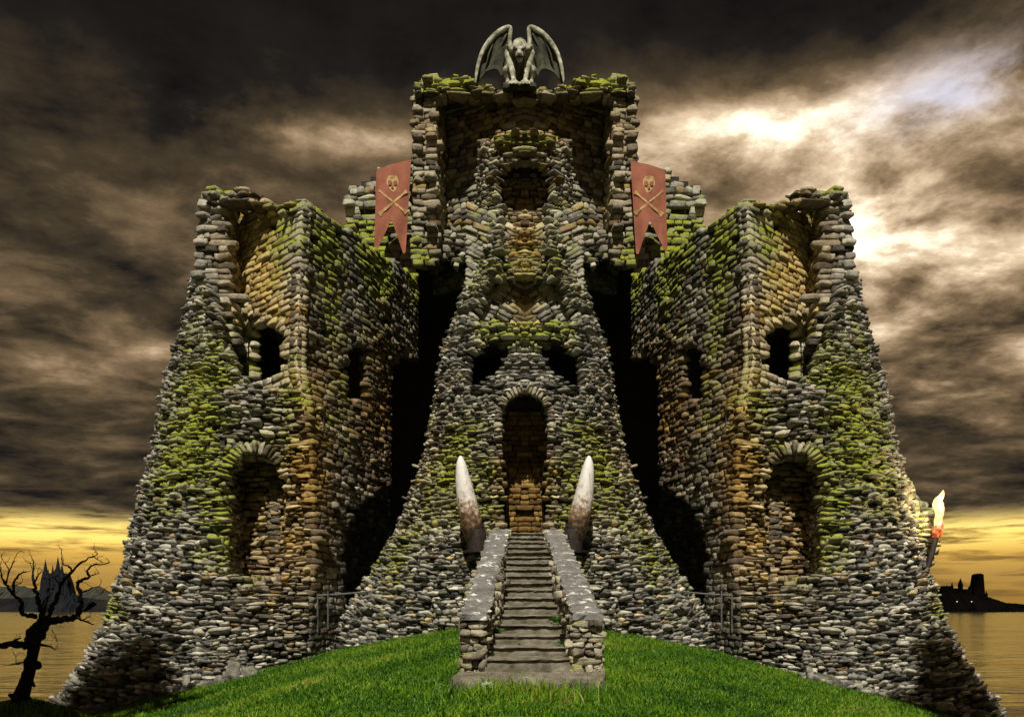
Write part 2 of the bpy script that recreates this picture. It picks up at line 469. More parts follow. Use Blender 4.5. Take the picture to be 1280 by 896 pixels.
        pe = np.stack([np.interp(np.clip(q+.3,0,d[-1]), d, pts[:,i]) for i in range(3)], 1) - np.stack([np.interp(np.clip(q-.3,0,d[-1]), d, pts[:,i]) for i in range(3)], 1)
        pe -= nrm*(pe@nrm)[:,None]; pe /= np.linalg.norm(pe, axis=1)[:,None]
        ctr = pts.mean(0)
        rad = np.cross(pe, nrm)
        sg = np.sign(((p-ctr)*rad).sum(1)); rad *= np.where(sg == 0, 1, sg)[:,None]
        u = np.cross(nrm, rad)
        sz = np.array(size)*np.exp(s.rng.normal(0, .15, (k,3)))
        s.stones(p + rad*out + nrm*(proud + s.rng.normal(0,.03,k) + .15)[:,None], rad, np.broadcast_to(nrm,(k,3)), u, sz, moss, ochre, tone)
    def line(s, poly, normal, layers=3, Y=None, step=.5, closed=True):
        """reveal stones lining an opening, course behind course"""
        nrm = np.array(normal, float); nrm /= np.linalg.norm(nrm)
        for k in range(layers):
            s.ring(poly, nrm, (.34, step*1.02, .17), (.23), closed=closed, proud=-.30-step*(k+.35), Y=Y)
    def arrays(s):
        c = np.concatenate(s.c); t = np.concatenate(s.t); n = np.concatenate(s.n); u = np.concatenate(s.u); sz = np.concatenate(s.sz); at = np.concatenate(s.at)
        k = len(c); pid = np.concatenate(s.pid)
        L = PV[pid]*sz[:,None,:]
        # local axes: x along t, y outward n, z along u
        V = c[:,None,:] + L[...,0:1]*t[:,None,:] - L[...,1:2]*n[:,None,:] + L[...,2:3]*u[:,None,:]
        nv = PV.shape[1]
        Fq = (PF[None] + (np.arange(k)*nv)[:,None,None]).reshape(-1,4)
        V = V.reshape(-1,3); A = np.repeat(at, nv, 0); mi = np.zeros(len(Fq), int)
        if s.cv:
            cv = np.concatenate(s.cv); cf = np.concatenate(s.cf) + len(V)
            used, inv = np.unique(cf - len(V), return_inverse=True)
            cv = cv[used]; cf = inv.reshape(cf.shape) + len(V)
            V = np.r_[V, cv]; A = np.r_[A, np.zeros((len(cv),4))]; Fq = np.r_[Fq, cf]; mi = np.r_[mi, np.ones(len(cf), int)]
        return V, Fq, A, mi
    def build(s, name, parent, side=-1, mats=None):
        """side -1 as made, +1 mirrored, 0 both halves in one mesh"""
        V, Fq, A, mi = s.arrays()
        Vm = V*np.array([-1,1,1]); Fm = Fq[:, ::-1]
        if side == 1: V, Fq = Vm, Fm
        elif side == 0:
            Fq = np.r_[Fq, Fm+len(V)]; V = np.r_[V, Vm]; A = np.r_[A, A]; mi = np.r_[mi, mi]
        return mesh_obj(name, V, Fq, mats or [M['stone'], M['core']], parent, attrs=A, matidx=mi)

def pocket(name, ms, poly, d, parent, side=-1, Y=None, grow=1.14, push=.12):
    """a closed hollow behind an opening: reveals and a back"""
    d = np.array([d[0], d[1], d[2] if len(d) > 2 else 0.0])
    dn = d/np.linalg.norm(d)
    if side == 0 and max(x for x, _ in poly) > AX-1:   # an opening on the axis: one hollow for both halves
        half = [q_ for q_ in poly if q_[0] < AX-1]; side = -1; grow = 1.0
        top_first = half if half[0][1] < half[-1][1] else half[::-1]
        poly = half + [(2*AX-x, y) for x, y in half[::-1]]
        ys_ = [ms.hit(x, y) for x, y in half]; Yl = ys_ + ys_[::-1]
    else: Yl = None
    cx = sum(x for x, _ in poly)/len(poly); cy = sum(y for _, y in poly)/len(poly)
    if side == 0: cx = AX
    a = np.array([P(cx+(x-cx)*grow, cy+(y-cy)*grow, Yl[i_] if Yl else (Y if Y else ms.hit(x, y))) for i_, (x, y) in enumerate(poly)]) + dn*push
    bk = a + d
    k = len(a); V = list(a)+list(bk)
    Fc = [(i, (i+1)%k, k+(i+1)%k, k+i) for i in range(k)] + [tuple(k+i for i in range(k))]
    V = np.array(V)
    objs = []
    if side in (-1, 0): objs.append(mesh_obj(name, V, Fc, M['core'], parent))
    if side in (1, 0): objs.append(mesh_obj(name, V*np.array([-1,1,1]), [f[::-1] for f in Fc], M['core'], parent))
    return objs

def IP(zs, vs):
    return lambda z: np.interp(z, zs, vs)
def smooth_poly(pts, n=10):
    pts = np.array(pts, float); out = []
    k = len(pts)
    for i in range(k-1):
        p0 = pts[max(i-1,0)]; p1 = pts[i]; p2 = pts[i+1]; p3 = pts[min(i+2,k-1)]
        for t in np.linspace(0, 1, n, endpoint=False):
            out.append(.5*((2*p1)+(-p0+p2)*t+(2*p0-5*p1+4*p2-p3)*t*t+(-p0+3*p1-3*p2+p3)*t**3))
    out.append(pts[-1]); return np.array(out)
def top(px, line):
    xs, ys = zip(*line); return np.interp(px, xs, ys)
def arch(x0, x1, y0, y1, n=9, rise=None):
    """doorway outline in photo space, round headed"""
    cx, r = (x0+x1)/2, (x1-x0)/2; rise = rise or r
    return [(x0, y1)] + [(cx-r*math.cos(a), y0+rise-rise*math.sin(a)) for a in np.linspace(0, math.pi, n)] + [(x1, y1)]

# ------------------------------------------------------------------ flank towers (left one made, right one mirrored)
sil = IP([-3, -1.6, -.1, 1.9, 4, 7, 10, 13.3, 17], [82, 108, 138, 154, 170, 190, 209, 237, 250])
corn = IP([-2, 1, 4, 7, 10, 15.5, 18], [384, 386, 394, 388, 371, 379, 380])
yfr = IP([-3, 0, 4, 9, 13, 17], [23.6, 24.8, 26.2, 27.2, 27.8, 28.2])
ycn = IP([-3, 0, 4, 9, 17], [25.2, 25.8, 26.5, 27, 27.2])
def front_poly(z):
    xs = WX(sil(z), 29.8); yc = float(ycn(z)); xc = WX(corn(z), yc); yf = float(yfr(z))
    pts = [(xs+.9, 33.5), (xs+.1, 31.2), (xs+.12, 29.6), (xs+(xc-xs)*.16, yf+1.1), (xs+(xc-xs)*.42, yf+.1), (xs+(xc-xs)*.72, yf), (xc-.05, yc)]
    return smooth_poly(pts, 8)
def side_poly(z):
    yc = float(ycn(z)); return np.array([(WX(corn(z), yc), yc), (WX(470, 31.5)-.15, 31.5), (WX(522, 37.2), 37.2)])
def inner_poly(z):
    yc = float(ycn(z)); return np.array([(WX(262, 31.6), 31.6), (WX(296, 30.0), 30.0), (WX(corn(z), yc), yc)])

DOOR = arch(288, 352, 568, 718, 11)
WIN = arch(315, 347, 406, 474, 9)
SW1 = arch(436, 456, 432, 500, 7)
SW3 = [(430,806),(431,740),(433,690),(438,655),(450,632),(468,622),(484,612),(489,560),(489,480),(497,456),(508,446),(519,450),(523.5,470),(523.5,806)]  # breach added to make the black shade between tower and keep
front_top = [(180,340),(228,352),(240,343),(262,348),(272,380),(285,420),(305,462),(318,478),(350,484),(368,478),(400,470)]
tower_parts = {}
ms = Masonry(np.random.default_rng(1))
ms.wall(front_poly, -3.2, 15, keep=lambda px,py,X,Y,Z: (py > top(px, front_top)+4*np.sin(px*.5)) & ~inpoly(px,py,DOOR),
        h=(.075,.16), l=.28, rough=1.25, gap=.96,
        disp=lambda px,py: -.75*np.exp(-((px-335)/38)**2-((py-640)/90)**2)*(px>300) + .25*np.exp(-((px-290)/70)**2-((py-505)/22)**2))
ms.ring(DOOR[1:-1], (0.1,-1,0), (.42,.4,.15), .17)
ms.line(DOOR, (0.1,-1,0), 4)
tower_parts['front_wall'] = ms; front = ms
ms = Masonry(np.random.default_rng(2))
itop = [(262,262),(300,262),(345,262),(362,252),(380,250),(400,255)]
ms.wall(inner_poly, 8.2, 17.2, keep=lambda px,py,X,Y,Z: (py > top(px, itop)) & ~inpoly(px,py,WIN), h=(.20,.25), l=.54, rough=.24, tone=.82, ash=True, gap=.965)
tower_parts['inner_wall'] = ms; inner = ms
ms = Masonry(np.random.default_rng(3))
stop_ = [(370,252),(382,250),(396,258),(415,272),(436,287),(470,312),(500,330),(525,345)]
ms.wall(side_poly, -1.5, 19.5, keep=lambda px,py,X,Y,Z: (py > top(px, stop_)+2*np.sin(px*.9)) & ~inpoly(px,py,SW1) & ~inpoly(px,py,SW3), h=(.19,.25), l=.5, rough=.34, gap=.965, ash=True, tone=.27)  # low tone puts the shade of these inward faces into the stones
ms.line(SW1, (1,-.25,0), 3)
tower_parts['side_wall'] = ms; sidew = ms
ms = Masonry(np.random.default_rng(4))
def pil_poly(z):
    r = float(np.interp(z, [11,13,16,17], [296,286,277,276])); l_ = float(np.interp(z, [11,13.2,15,17], [244,246,250,252]))
    return np.array([(WX(l_,28.6)+.7,31.0),(WX(l_,28.6),28.6),(WX(r,28.6),28.6),(WX(r,28.6)+.25,30.6)])
ptop = [(246,250),(254,238),(266,237),(280,240),(300,240)]
ms.wall(pil_poly, 11.0, 17.4, keep=lambda px,py,X,Y,Z: py > top(px, ptop)+3*np.sin(px*.7), h=(.18,.28), l=.48, rough=.7, tone=.55, ash=True)
tower_parts['corner_pillar'] = ms
ms = Masonry(np.random.default_rng(5))
ltop = [(250,244),(265,238),(285,240),(300,234),(318,236),(334,246),(346,257),(362,254),(378,250),(395,258)]
lbot = [(250,256),(268,262),(285,257),(300,254),(325,263),(345,273),(365,272),(395,268)]
for dy in (0, .55, 1.1):
    ms.wall(lambda z: smooth_poly([(WX(256,28.5),28.5+dy),(WX(300,28.2),28.2+dy),(WX(345,27.8),27.8+dy),(WX(380,27.3),27.3+dy*.4)]), 14.5, 17.6,
        keep=lambda px,py,X,Y,Z: (py > top(px, ltop)+dy*3) & (py < top(px, lbot)), h=(.13,.22), l=.42, rough=1.6, depth=.6, core=(dy==.55), rim=0)
tower_parts['lintel'] = ms
ms = Masonry(np.random.default_rng(6))
ms.wall(lambda z: np.array([(-10.9, 28.3), (-7.0, 27.7)]), -.5, 8.5, h=(.14,.2), l=.36, rough=.8, ochre=.7, tone=.45, moss=.05)
tower_parts['doorway_back_wall'] = ms
ms = Masonry(np.random.default_rng(17))
ms.wall(lambda z: np.array([(-8.6, 27.9), (-7.4, 32.5), (-6.35, 37.9)]), -1.5, 14, keep=lambda px,py,X,Y,Z: (Z < 9.2) | (Y > 31.5), h=(.18,.25), l=.46, rough=.5, ash=True, tone=.16, moss=.12, ochre=.25, gap=.97)  # added dim wall, its low tone stands for the shade in the gap
tower_parts['shade_gap_back_wall'] = ms

towers = []
for side, lab in ((-1, 'broken rubble tower with mossy stones beside the bare gnarled tree'), (1, 'broken rubble tower with mossy stones carrying the burning torch on its flank')):
    t = thing('flank_tower', lab, 'tower', (side*10.0, 28, -1), 'ruined towers flanking the keep')
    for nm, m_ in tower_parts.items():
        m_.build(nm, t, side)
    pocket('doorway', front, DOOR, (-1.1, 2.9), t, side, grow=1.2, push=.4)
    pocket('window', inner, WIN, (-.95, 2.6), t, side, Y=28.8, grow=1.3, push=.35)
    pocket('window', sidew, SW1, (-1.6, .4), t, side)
    towers.append(t)

# bulge of rubble on the right tower that carries the torch
def blob_wall(ms, cx, cy, cz, rx, ry, rz):
    def poly(z):
        q = math.sqrt(max(.02, 1-((z-cz)/rz)**2))
        a = np.linspace(R(200), R(400), 16)
        return np.stack([cx+rx*q*np.cos(a), cy+ry*q*np.sin(a)], 1)
    ms.wall(poly, cz-rz*.97, cz+rz*.97, h=(.15,.26), l=.36, rough=.8, moss=.45, ochre=.05, tone=.6)
ms = Masonry(np.random.default_rng(8))
bx_, bz_ = WX(1138, 28.6), WZ(672, 28.6)
blob_wall(ms, bx_, 28.9, bz_, 1.05, 1.2, 1.5)
blob_wall(ms, WX(1118, 28.8), 29.2, WZ(635, 28.8), .9, 1.1, 1.3)
ms.build('rubble_bulge', towers[1])

# ------------------------------------------------------------------ keep
keep = thing('keep', 'tall central keep with an arched doorway above the stone stairs', 'castle keep', (0, 30, .5))
hwf = IP([-1, .5, 2.0, 3.5, 4.75, 7.7, 11, 14.6, 17, 19.6], [8.6, 7.5, 6.2, 5.35, 4.7, 3.72, 3.0, 2.2, 1.80, 1.65])
yff = IP([-1, .5, 2, 4.7, 7.7, 11, 14.6, 19.6], [25.3, 25.9, 26.4, 27.0, 27.5, 28.1, 29.0, 30.2])
def spur_poly(z):
    hw = float(hwf(z)); yf = float(yff(z)); a = np.linspace(R(-25), R(91.5), 22)
    ys = float(np.interp(z, [-1, 2, 8, 20], [29.3, 30, 30.6, 31.5]))
    x = -hw*np.sign(np.cos(a))*np.abs(np.cos(a))**.85; y = ys-(ys-yf)*np.sin(a)
    return np.stack([x, y], 1)
EYE_P = [(612+(x-612)*.96, 454+(y-454)*1.04) for x, y in [(588,450),(603,438),(622,431),(637,431),(632,446),(618,462),(604,474),(590,479),(584,466)]]
MOUTH = [(634,672),(632,640),(634,605),(632,575),(626,550),(627,520),(636,500),(656,491),(659,491),(659,672)]
ALC = [(622,254),(624,222),(631,206),(640,200),(659,198),(659,254)]
spur_top = [(560,180),(600,178),(608,172),(626,176),(632,170),(656,168)]
TRI = [(594,405),(597,385),(603,366),(613,351),(630,342),(659,339),(659,409)]
def spur_disp(px, py):
    q = np.abs(px-AX)
    d = 0*q
    d += .32*np.exp(-((py-415+q*.03)/9)**2)*np.exp(-(q/75)**4)
    d += .25*np.exp(-((py-488)/10)**2)*np.exp(-((q)/40)**4)
    d += -.5*np.exp(-((py-290)/70)**2)*(q < 32)
    d += .35*np.exp(-((py-180)/10)**2)*(q < 34)
    return d
ms = Masonry(np.random.default_rng(9))
ms.wall(spur_poly, -1.0, 20.3, keep=lambda px,py,X,Y,Z: (py > top(px, spur_top)+2*np.sin(px*.8)) & ~inpoly(px,py,EYE_P) & ~inpoly(px,py,MOUTH) & ~inpoly(px,py,ALC) & ~inpoly(px,py,TRI) & (X < .16),
        disp=spur_disp, h=(.075,.15), l=.26, rough=1.1, gap=.96)
ms.ring(MOUTH[4:8], (0,-1,0), (.28,.36,.12), .10, tone=.62, ochre=.2, moss=.15)
ms.line(MOUTH[3:8], (0,-1,0), 4, closed=False)
spur = ms
ms.build('spur', keep, 0)
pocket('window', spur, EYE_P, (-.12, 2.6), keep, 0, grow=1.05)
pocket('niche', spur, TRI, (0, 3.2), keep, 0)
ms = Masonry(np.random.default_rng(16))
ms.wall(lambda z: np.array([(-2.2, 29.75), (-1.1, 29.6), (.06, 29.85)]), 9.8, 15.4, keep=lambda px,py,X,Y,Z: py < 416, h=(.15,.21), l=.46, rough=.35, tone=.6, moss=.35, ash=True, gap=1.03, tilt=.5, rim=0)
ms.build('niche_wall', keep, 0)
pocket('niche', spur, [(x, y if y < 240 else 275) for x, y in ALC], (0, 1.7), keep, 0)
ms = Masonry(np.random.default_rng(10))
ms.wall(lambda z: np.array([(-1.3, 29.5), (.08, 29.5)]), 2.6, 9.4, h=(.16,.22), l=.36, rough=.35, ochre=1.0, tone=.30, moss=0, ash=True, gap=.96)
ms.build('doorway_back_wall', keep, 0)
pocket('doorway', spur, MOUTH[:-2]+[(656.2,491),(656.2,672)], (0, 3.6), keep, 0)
ms = Masonry(np.random.default_rng(11))
ms.wall(lambda z: np.array([(-1.15, 31.25), (.08, 31.25)]), 15.5, 20.2, h=(.14,.22), l=.34, rough=.8, ochre=.75, tone=.45, moss=.1)
ms.build('niche_back_wall', keep, 0)

YK = 37.4
keep_top = [(510,124),(517,110),(521,101),(528,95),(545,97),(560,92),(575,92),(590,97),(600,104),(622,111),(645,109),(656,107)]
ms = Masonry(np.random.default_rng(12))
def kp_poly(z):
    l_ = float(np.interp(z, [12, 22, 27], [514, 517, 518])); r = float(np.interp(z, [12, 22, 27], [546, 545, 543]))
    return np.array([(WX(l_,YK)+.15,YK+2.4),(WX(l_,YK),YK),(WX(r,YK),YK),(WX(r,YK)+.2,YK+2.6)])
ms.wall(kp_poly, 17.0, 27.4, keep=lambda px,py,X,Y,Z: (py > top(px, keep_top)+2*np.sin(px*.8)) & (py < 334+9*np.sin(px*.33)+5*np.sin(px*.9)), h=(.22,.32), l=.55, rough=.6, depth=.5, ash=True, tone=.5)
ms.build('corner_pillar', keep, 0)
ms = Masonry(np.random.default_rng(13))
ms.wall(lambda z: np.array([(WX(540,YK+3), YK+3.0), (.1, YK+.6)]), 17.4, 27.4, keep=lambda px,py,X,Y,Z: (py > top(px, keep_top)+8) & (X < .16), h=(.24,.31), l=.62, rough=.6, tone=.45, ash=True)
ms.wall(lambda z: np.array([(-5.1, YK+.75), (-1.5, YK+.75)]), 16.0, 19.6, keep=lambda px,py,X,Y,Z: py < 338+12*np.sin(px*.21+1)+6*np.sin(px*.8), h=(.22,.32), l=.5, rough=1.2, depth=.6)
ms.build('back_wall', keep, 0)
ms = Masonry(np.random.default_rng(14))
kbot = [(512,125),(546,118),(560,118),(580,122),(600,124),(625,122),(645,130),(656,134)]
for dy in (-.35, .35, 1.0, 1.6):
    ms.wall(lambda z: np.array([(WX(520,YK), YK+dy), (WX(600,YK), YK+dy*.9), (.12, YK+dy*.6)]), 23.5, 27.6,
        keep=lambda px,py,X,Y,Z: (py > top(px, keep_top)+dy*2) & (py < top(px, kbot)) & (X < .16), h=(.16,.27), l=.55, rough=1.6, depth=.75, core=(dy>.5), rim=0)
ms.build('lintel', keep, 0)
# dark box added behind the spur to shade its side slots: ceiling and walls
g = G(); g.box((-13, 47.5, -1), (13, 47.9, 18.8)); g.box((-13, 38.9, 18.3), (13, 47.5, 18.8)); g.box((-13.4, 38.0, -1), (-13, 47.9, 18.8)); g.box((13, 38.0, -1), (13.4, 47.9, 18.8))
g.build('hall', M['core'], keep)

# curtain walls behind, with the banners
for side, lab in ((-1, 'weathered curtain wall behind the banner, between the keep and the tower by the bare tree'), (1, 'weathered curtain wall behind the banner, between the keep and the tower with the torch')):
    cw = thing('curtain_wall', lab, 'wall', (side*6.5, 38.8, 12), 'curtain walls beside the keep')
    ms = Masonry(np.random.default_rng(15))
    ctop = [(428,245),(434,236),(445,228),(470,214),(490,208),(515,202),(530,200)]
    ms.wall(lambda z: np.array([(WX(433,38.8)+.2,41.0),(WX(433,38.8),38.8),(WX(520,38.8),38.8)]), 16.2, 24.2, keep=lambda px,py,X,Y,Z: py > top(px, ctop)+2*np.sin(px*.7), h=(.26,.36), l=.6, rough=.6, depth=.55, tone=.6, ash=True)
    ms.build('wall_face', cw, side)

# ------------------------------------------------------------------ ground and water
def gz(X, Y):
    X = np.asarray(X, float); Y = np.asarray(Y, float)
    z = .95 - .24*(np.sqrt(X*X+9)-3) - .07*(24.5-Y)
    z = z - .03*np.clip(np.abs(X)-14, 0, None)**2 - .02*np.clip(Y-30, 0, None)**1.6
    z = z + .05*vnoise(X, Y, 0*X, .5, 31) + .02*vnoise(X, Y, 0*X, 2.2, 33)
    z = z + 1.15*np.exp(-(((X+11.2)/1.5)**2+((Y-17.4)/1.3)**2))
    return np.maximum(z, -7)
xs = np.linspace(-45, 45, 226); ys = np.linspace(-12, 70, 206)
XX, YY = np.meshgrid(xs, ys); ZZ = gz(XX, YY)
W_ = len(xs); ii, jj = np.meshgrid(np.arange(len(ys)-1), np.arange(len(xs)-1), indexing='ij')
fq = np.stack([ii*W_+jj, ii*W_+jj+1, (ii+1)*W_+jj+1, (ii+1)*W_+jj], -1).reshape(-1,4)
o = mesh_obj('ground', np.stack([XX,YY,ZZ], -1).reshape(-1,3), fq, M['turf'], smooth=True); o['kind'] = 'structure'
g = G(); g.add([(-9000,-2000,-3),(9000,-2000,-3),(9000,12000,-3),(-9000,12000,-3)], [(0,1,2,3)])
o = g.build('water', M['water']); o['kind'] = 'structure'

# grass blades
n = 230000
Y = 11.6 + 15.5*RNG.random(n)**1.15; X = (RNG.random(n)*1.4-.72)*Y
Z = gz(X, Y)
ok = (np.abs(X) < 14.5) & ~((X > -1.35) & (X < 1.5) & (Y > 13.85) & (Y < 27))
X, Y, Z = X[ok], Y[ok], Z[ok]; n = len(X)
pt = vnoise(X, Y, 0*X, .8, 41)*.5 + vnoise(X, Y, 0*X, 3, 43)*.3
cl = np.clip(vnoise(X, Y, 0*X, 5, 47)-.55, 0, 1)*1.6
hb = (.055 + .05*RNG.random(n))*(1+.45*pt+cl)
tall = (np.abs(X-.1) < 1.7) & (Y > 12.6) & (Y < 13.84) & (RNG.random(n) < .22)
hb = np.where(tall, .14+.22*RNG.random(n), hb)
an = RNG.random(n)*6.283; wd = np.where(tall, .011, .010+.008*RNG.random(n))
dx, dy = np.cos(an)*wd, np.sin(an)*wd
lx, ly = RNG.normal(0, .4, n)*hb, RNG.normal(0, .4, n)*hb
b0 = np.stack([X-dx, Y-dy, Z-.01], 1); b1 = np.stack([X+dx, Y+dy, Z-.01], 1)
m0 = np.stack([X-dx*.7+lx*.35, Y-dy*.7+ly*.35, Z+hb*.6], 1); m1 = np.stack([X+dx*.7+lx*.35, Y+dy*.7+ly*.35, Z+hb*.6], 1)
tp0 = np.stack([X+lx-dx*.1, Y+ly-dy*.1, Z+hb], 1); tp1 = np.stack([X+lx+dx*.1, Y+ly+dy*.1, Z+hb], 1)
V = np.stack([b0,b1,m0,m1,tp0,tp1], 1).reshape(-1,3)
q = np.arange(n)*6
fq = np.concatenate([np.stack([q,q+1,q+3,q+2],1), np.stack([q+2,q+3,q+5,q+4],1)])
tn = np.clip(.48+.55*pt+RNG.normal(0,.19,n), 0, 1)
A = np.repeat(np.stack([tn,tn*0,tn*0,tn*0],1), 6, 0)
o = mesh_obj('grass', V, fq, M['grass'], attrs=A); o['kind'] = 'stuff'

# ------------------------------------------------------------------ staircase
NS = 18
YB, YT, ZB, ZT = 15.1, 27.0, .46, 4.1
inL = IP([YB, YT], [WX(609, 15.1), WX(637, 27)]); inR = IP([YB, YT], [WX(716, 15.1), WX(681, 27)])
outL = IP([YB, YT], [WX(575, 15.1), WX(614, 27)]); outR = IP([YB, YT], [WX(753, 15.1), WX(702, 27)])
cop = IP([YB, YT], [WZ(768, 15.1), WZ(661, 27)])
stair = thing('staircase', 'worn stone staircase climbing the grass mound to the keep doorway', 'stairs', (0, 15, .2))
def rough_box(a, b, seg, jit, rng, rnd=.03):
    """subdivided box with uneven faces and softened edges"""
    a = np.array(a, float); b = np.array(b, float); nx, ny, nz = seg
    pts = {}; V = []; Fq = []
    def vid(i, j, k):
        if (i,j,k) not in pts:
            pts[(i,j,k)] = len(V); V.append((a[0]+(b[0]-a[0])*i/nx, a[1]+(b[1]-a[1])*j/ny, a[2]+(b[2]-a[2])*k/nz))
        return pts[(i,j,k)]
    for i in range(nx):
        for j in range(ny):
            Fq += [(vid(i,j,0),vid(i,j+1,0),vid(i+1,j+1,0),vid(i+1,j,0)), (vid(i,j,nz),vid(i+1,j,nz),vid(i+1,j+1,nz),vid(i,j+1,nz))]
        for k in range(nz):
            Fq += [(vid(i,0,k),vid(i+1,0,k),vid(i+1,0,k+1),vid(i,0,k+1)), (vid(i,ny,k),vid(i,ny,k+1),vid(i+1,ny,k+1),vid(i+1,ny,k))]
    for j in range(ny):
        for k in range(nz):
            Fq += [(vid(0,j,k),vid(0,j,k+1),vid(0,j+1,k+1),vid(0,j+1,k)), (vid(nx,j,k),vid(nx,j+1,k),vid(nx,j+1,k+1),vid(nx,j,k+1))]
    V = np.array(V); c = (a+b)/2; h = (b-a)/2
    e = np.abs((V-c)/h) > .999
    edge = (e.sum(1) >= 2)
    V = V - np.where(edge[:,None] & e, np.sign(V-c)*rnd, 0)
    V += np.stack([vnoise(V[:,0],V[:,1],V[:,2],4,rng.integers(999)) for _ in range(3)],1)*jit + rng.normal(0, jit*.45, V.shape)
    return V, Fq
rg = np.random.default_rng(50)
for i in range(NS):
    t0, t1 = i/NS, (i+1)/NS
    y0 = YB+(YT-YB)*t0; y1 = YB+(YT-YB)*t1; z0 = ZB+(ZT-ZB)*t0; z1 = ZB+(ZT-ZB)*t1
    x0 = float(inL(y0))-.06; x1 = float(inR(y0))+.06
    s = rg.normal(0, .012)
    V, Fq = rough_box((x0, y0+.03, z0-.12), (x1, y1+.15, z1-.065), (14,4,3), .010, rg, .01)
    V2, F2 = rough_box((x0, y0-.018+s, z1-.075), (x1, y1+.12, z1+s), (18,5,2), .012, rg, .018)
    Fq = Fq + [tuple(k+len(V) for k in f) for f in F2]
    mesh_obj('step', np.r_[V, V2], Fq, M['step'], stair)
V, Fq = rough_box((-1.32, 13.85, .02), (1.42, 15.3, .40), (24,10,4), .018, rg, .03)
mesh_obj('landing_slab', V, Fq, M['step'], stair)
for sgn in (-1, 1):
    fi, fo = (inL, outL) if sgn < 0 else (inR, outR)
    ms = Masonry(np.random.default_rng(60+sgn))
    lo = lambda Y: np.interp(Y, [YB, YT], [.1, 3.6])
    kp = lambda px,py,X,Y,Z: (Z < cop(Y)-.06) & (Z > lo(Y)-.1)
    A0 = (float(fi(YB)), YB); A1 = (float(fi(YT)), YT); B0 = (float(fo(YB)), YB); B1 = (float(fo(YT)), YT)
    inner_l = np.array([A0, A1]) if sgn < 0 else np.array([A1, A0])
    outer_l = np.array([B1, B0]) if sgn < 0 else np.array([B0, B1])
    kw = dict(h=(.08,.20), l=.24, rough=.55, depth=.2, inset=.07, moss=.25, tone=.6, ochre=.22, gap=.97)
    ms.wall(lambda z: inner_l, .1, 4.6, keep=kp, **kw)
    ms.wall(lambda z: outer_l, -.3, 4.6, keep=lambda px,py,X,Y,Z: Z < cop(Y)-.06, **kw)
    fl = np.array([B0, A0]) if sgn < 0 else np.array([A0, B0])
    kw['l'] = .26; kw['h'] = (.08,.19)
    ms.wall(lambda z: fl + np.array([0, -.02]), .3, 1.45, keep=lambda px,py,X,Y,Z: Z < cop(Y)-.06, **kw)
    wl = ms.build('parapet_wall', stair)
    wl['label'] = 'rubble side wall of the stairs, on the ' + ('tree' if sgn < 0 else 'torch') + ' side'
    # coping slabs
    nseg = 60; V = []; Fq = []
    rr = np.random.default_rng(70+sgn)
    for k in range(nseg+1):
        y = YB-.05+(YT-YB+.05)*k/nseg; z = float(cop(y)); a_ = float(fi(y)); b_ = float(fo(y)); x0, x1 = min(a_,b_)-.01, max(a_,b_)+.01
        for q_ in range(7):
            e = .025 if q_ in (0,6) else 0; ej = .03 if q_ in (0,6) else .012
            V.append((x0+(x1-x0)*q_/6+rr.normal(0,ej), y+rr.normal(0,.03), z-e+rr.normal(0,.016)))
        for q_ in range(7):
            V.append((x0+(x1-x0)*q_/6, y, z-.10))
    for k in range(nseg):
        a_ = k*14
        for q_ in range(6):
            Fq += [(a_+q_, a_+q_+1, a_+14+q_+1, a_+14+q_), (a_+7+q_+1, a_+7+q_, a_+21+q_, a_+21+q_+1)]
        Fq += [(a_, a_+14, a_+21, a_+7), (a_+6, a_+13, a_+27, a_+20)]
    for q_ in range(6): Fq += [(q_+1, q_, 7+q_, 8+q_)]
    cp = mesh_obj('coping', np.array(V), Fq, M['coping'], stair)

# ------------------------------------------------------------------ tusks
for sgn, lab in ((-1, 'curved stained ivory tusk by the doorway, on the tree side of the stairs'), (1, 'curved stained ivory tusk by the doorway, on the torch side of the stairs')):
    TY = 26.0; rt_ = random.Random(21+sgn)
    def q(px, py, Y=TY):
        p = P(px, py, Y); return (p[0]*(1 if sgn < 0 else -1), p[1], p[2])
    line = [(594,674,.27),(590.5,660,.315),(587,642,.315),(583,624,.29),(579.8,606,.245),(577.6,591,.195),(576.4,580,.145),(575.9,573,.085),(575.8,569.5,.02)]
    pts = smooth_poly([q(a,b_) for a,b_,_ in line], 5); rad = np.interp(np.linspace(0,1,len(pts)), np.linspace(0,1,len(line)), [r_*1.1 for *_,r_ in line])
    rad = rad*(1+np.array([rt_.uniform(-.02,.02) for _ in rad]))
    base = q(594, 680)
    t = thing('tusk', lab, 'tusk', base, 'ivory tusks flanking the doorway')
    G().tube(pts, rad, 20).build('ivory', M['ivory'], t, smooth=True)
    g = G(); g.tube([q(597,690), q(595.5,672), q(593,660)], [.31,.33,.32], 16)
    g.tube([q(596,686), q(598,690,27.2)], [.2,.2], 10)
    g.build('socket', M['iron'], t)
    g = G(); g.tube([q(593.4,661.5), q(592.6,658)], [.335,.335], 18); g.build('collar', M['iron'], t)

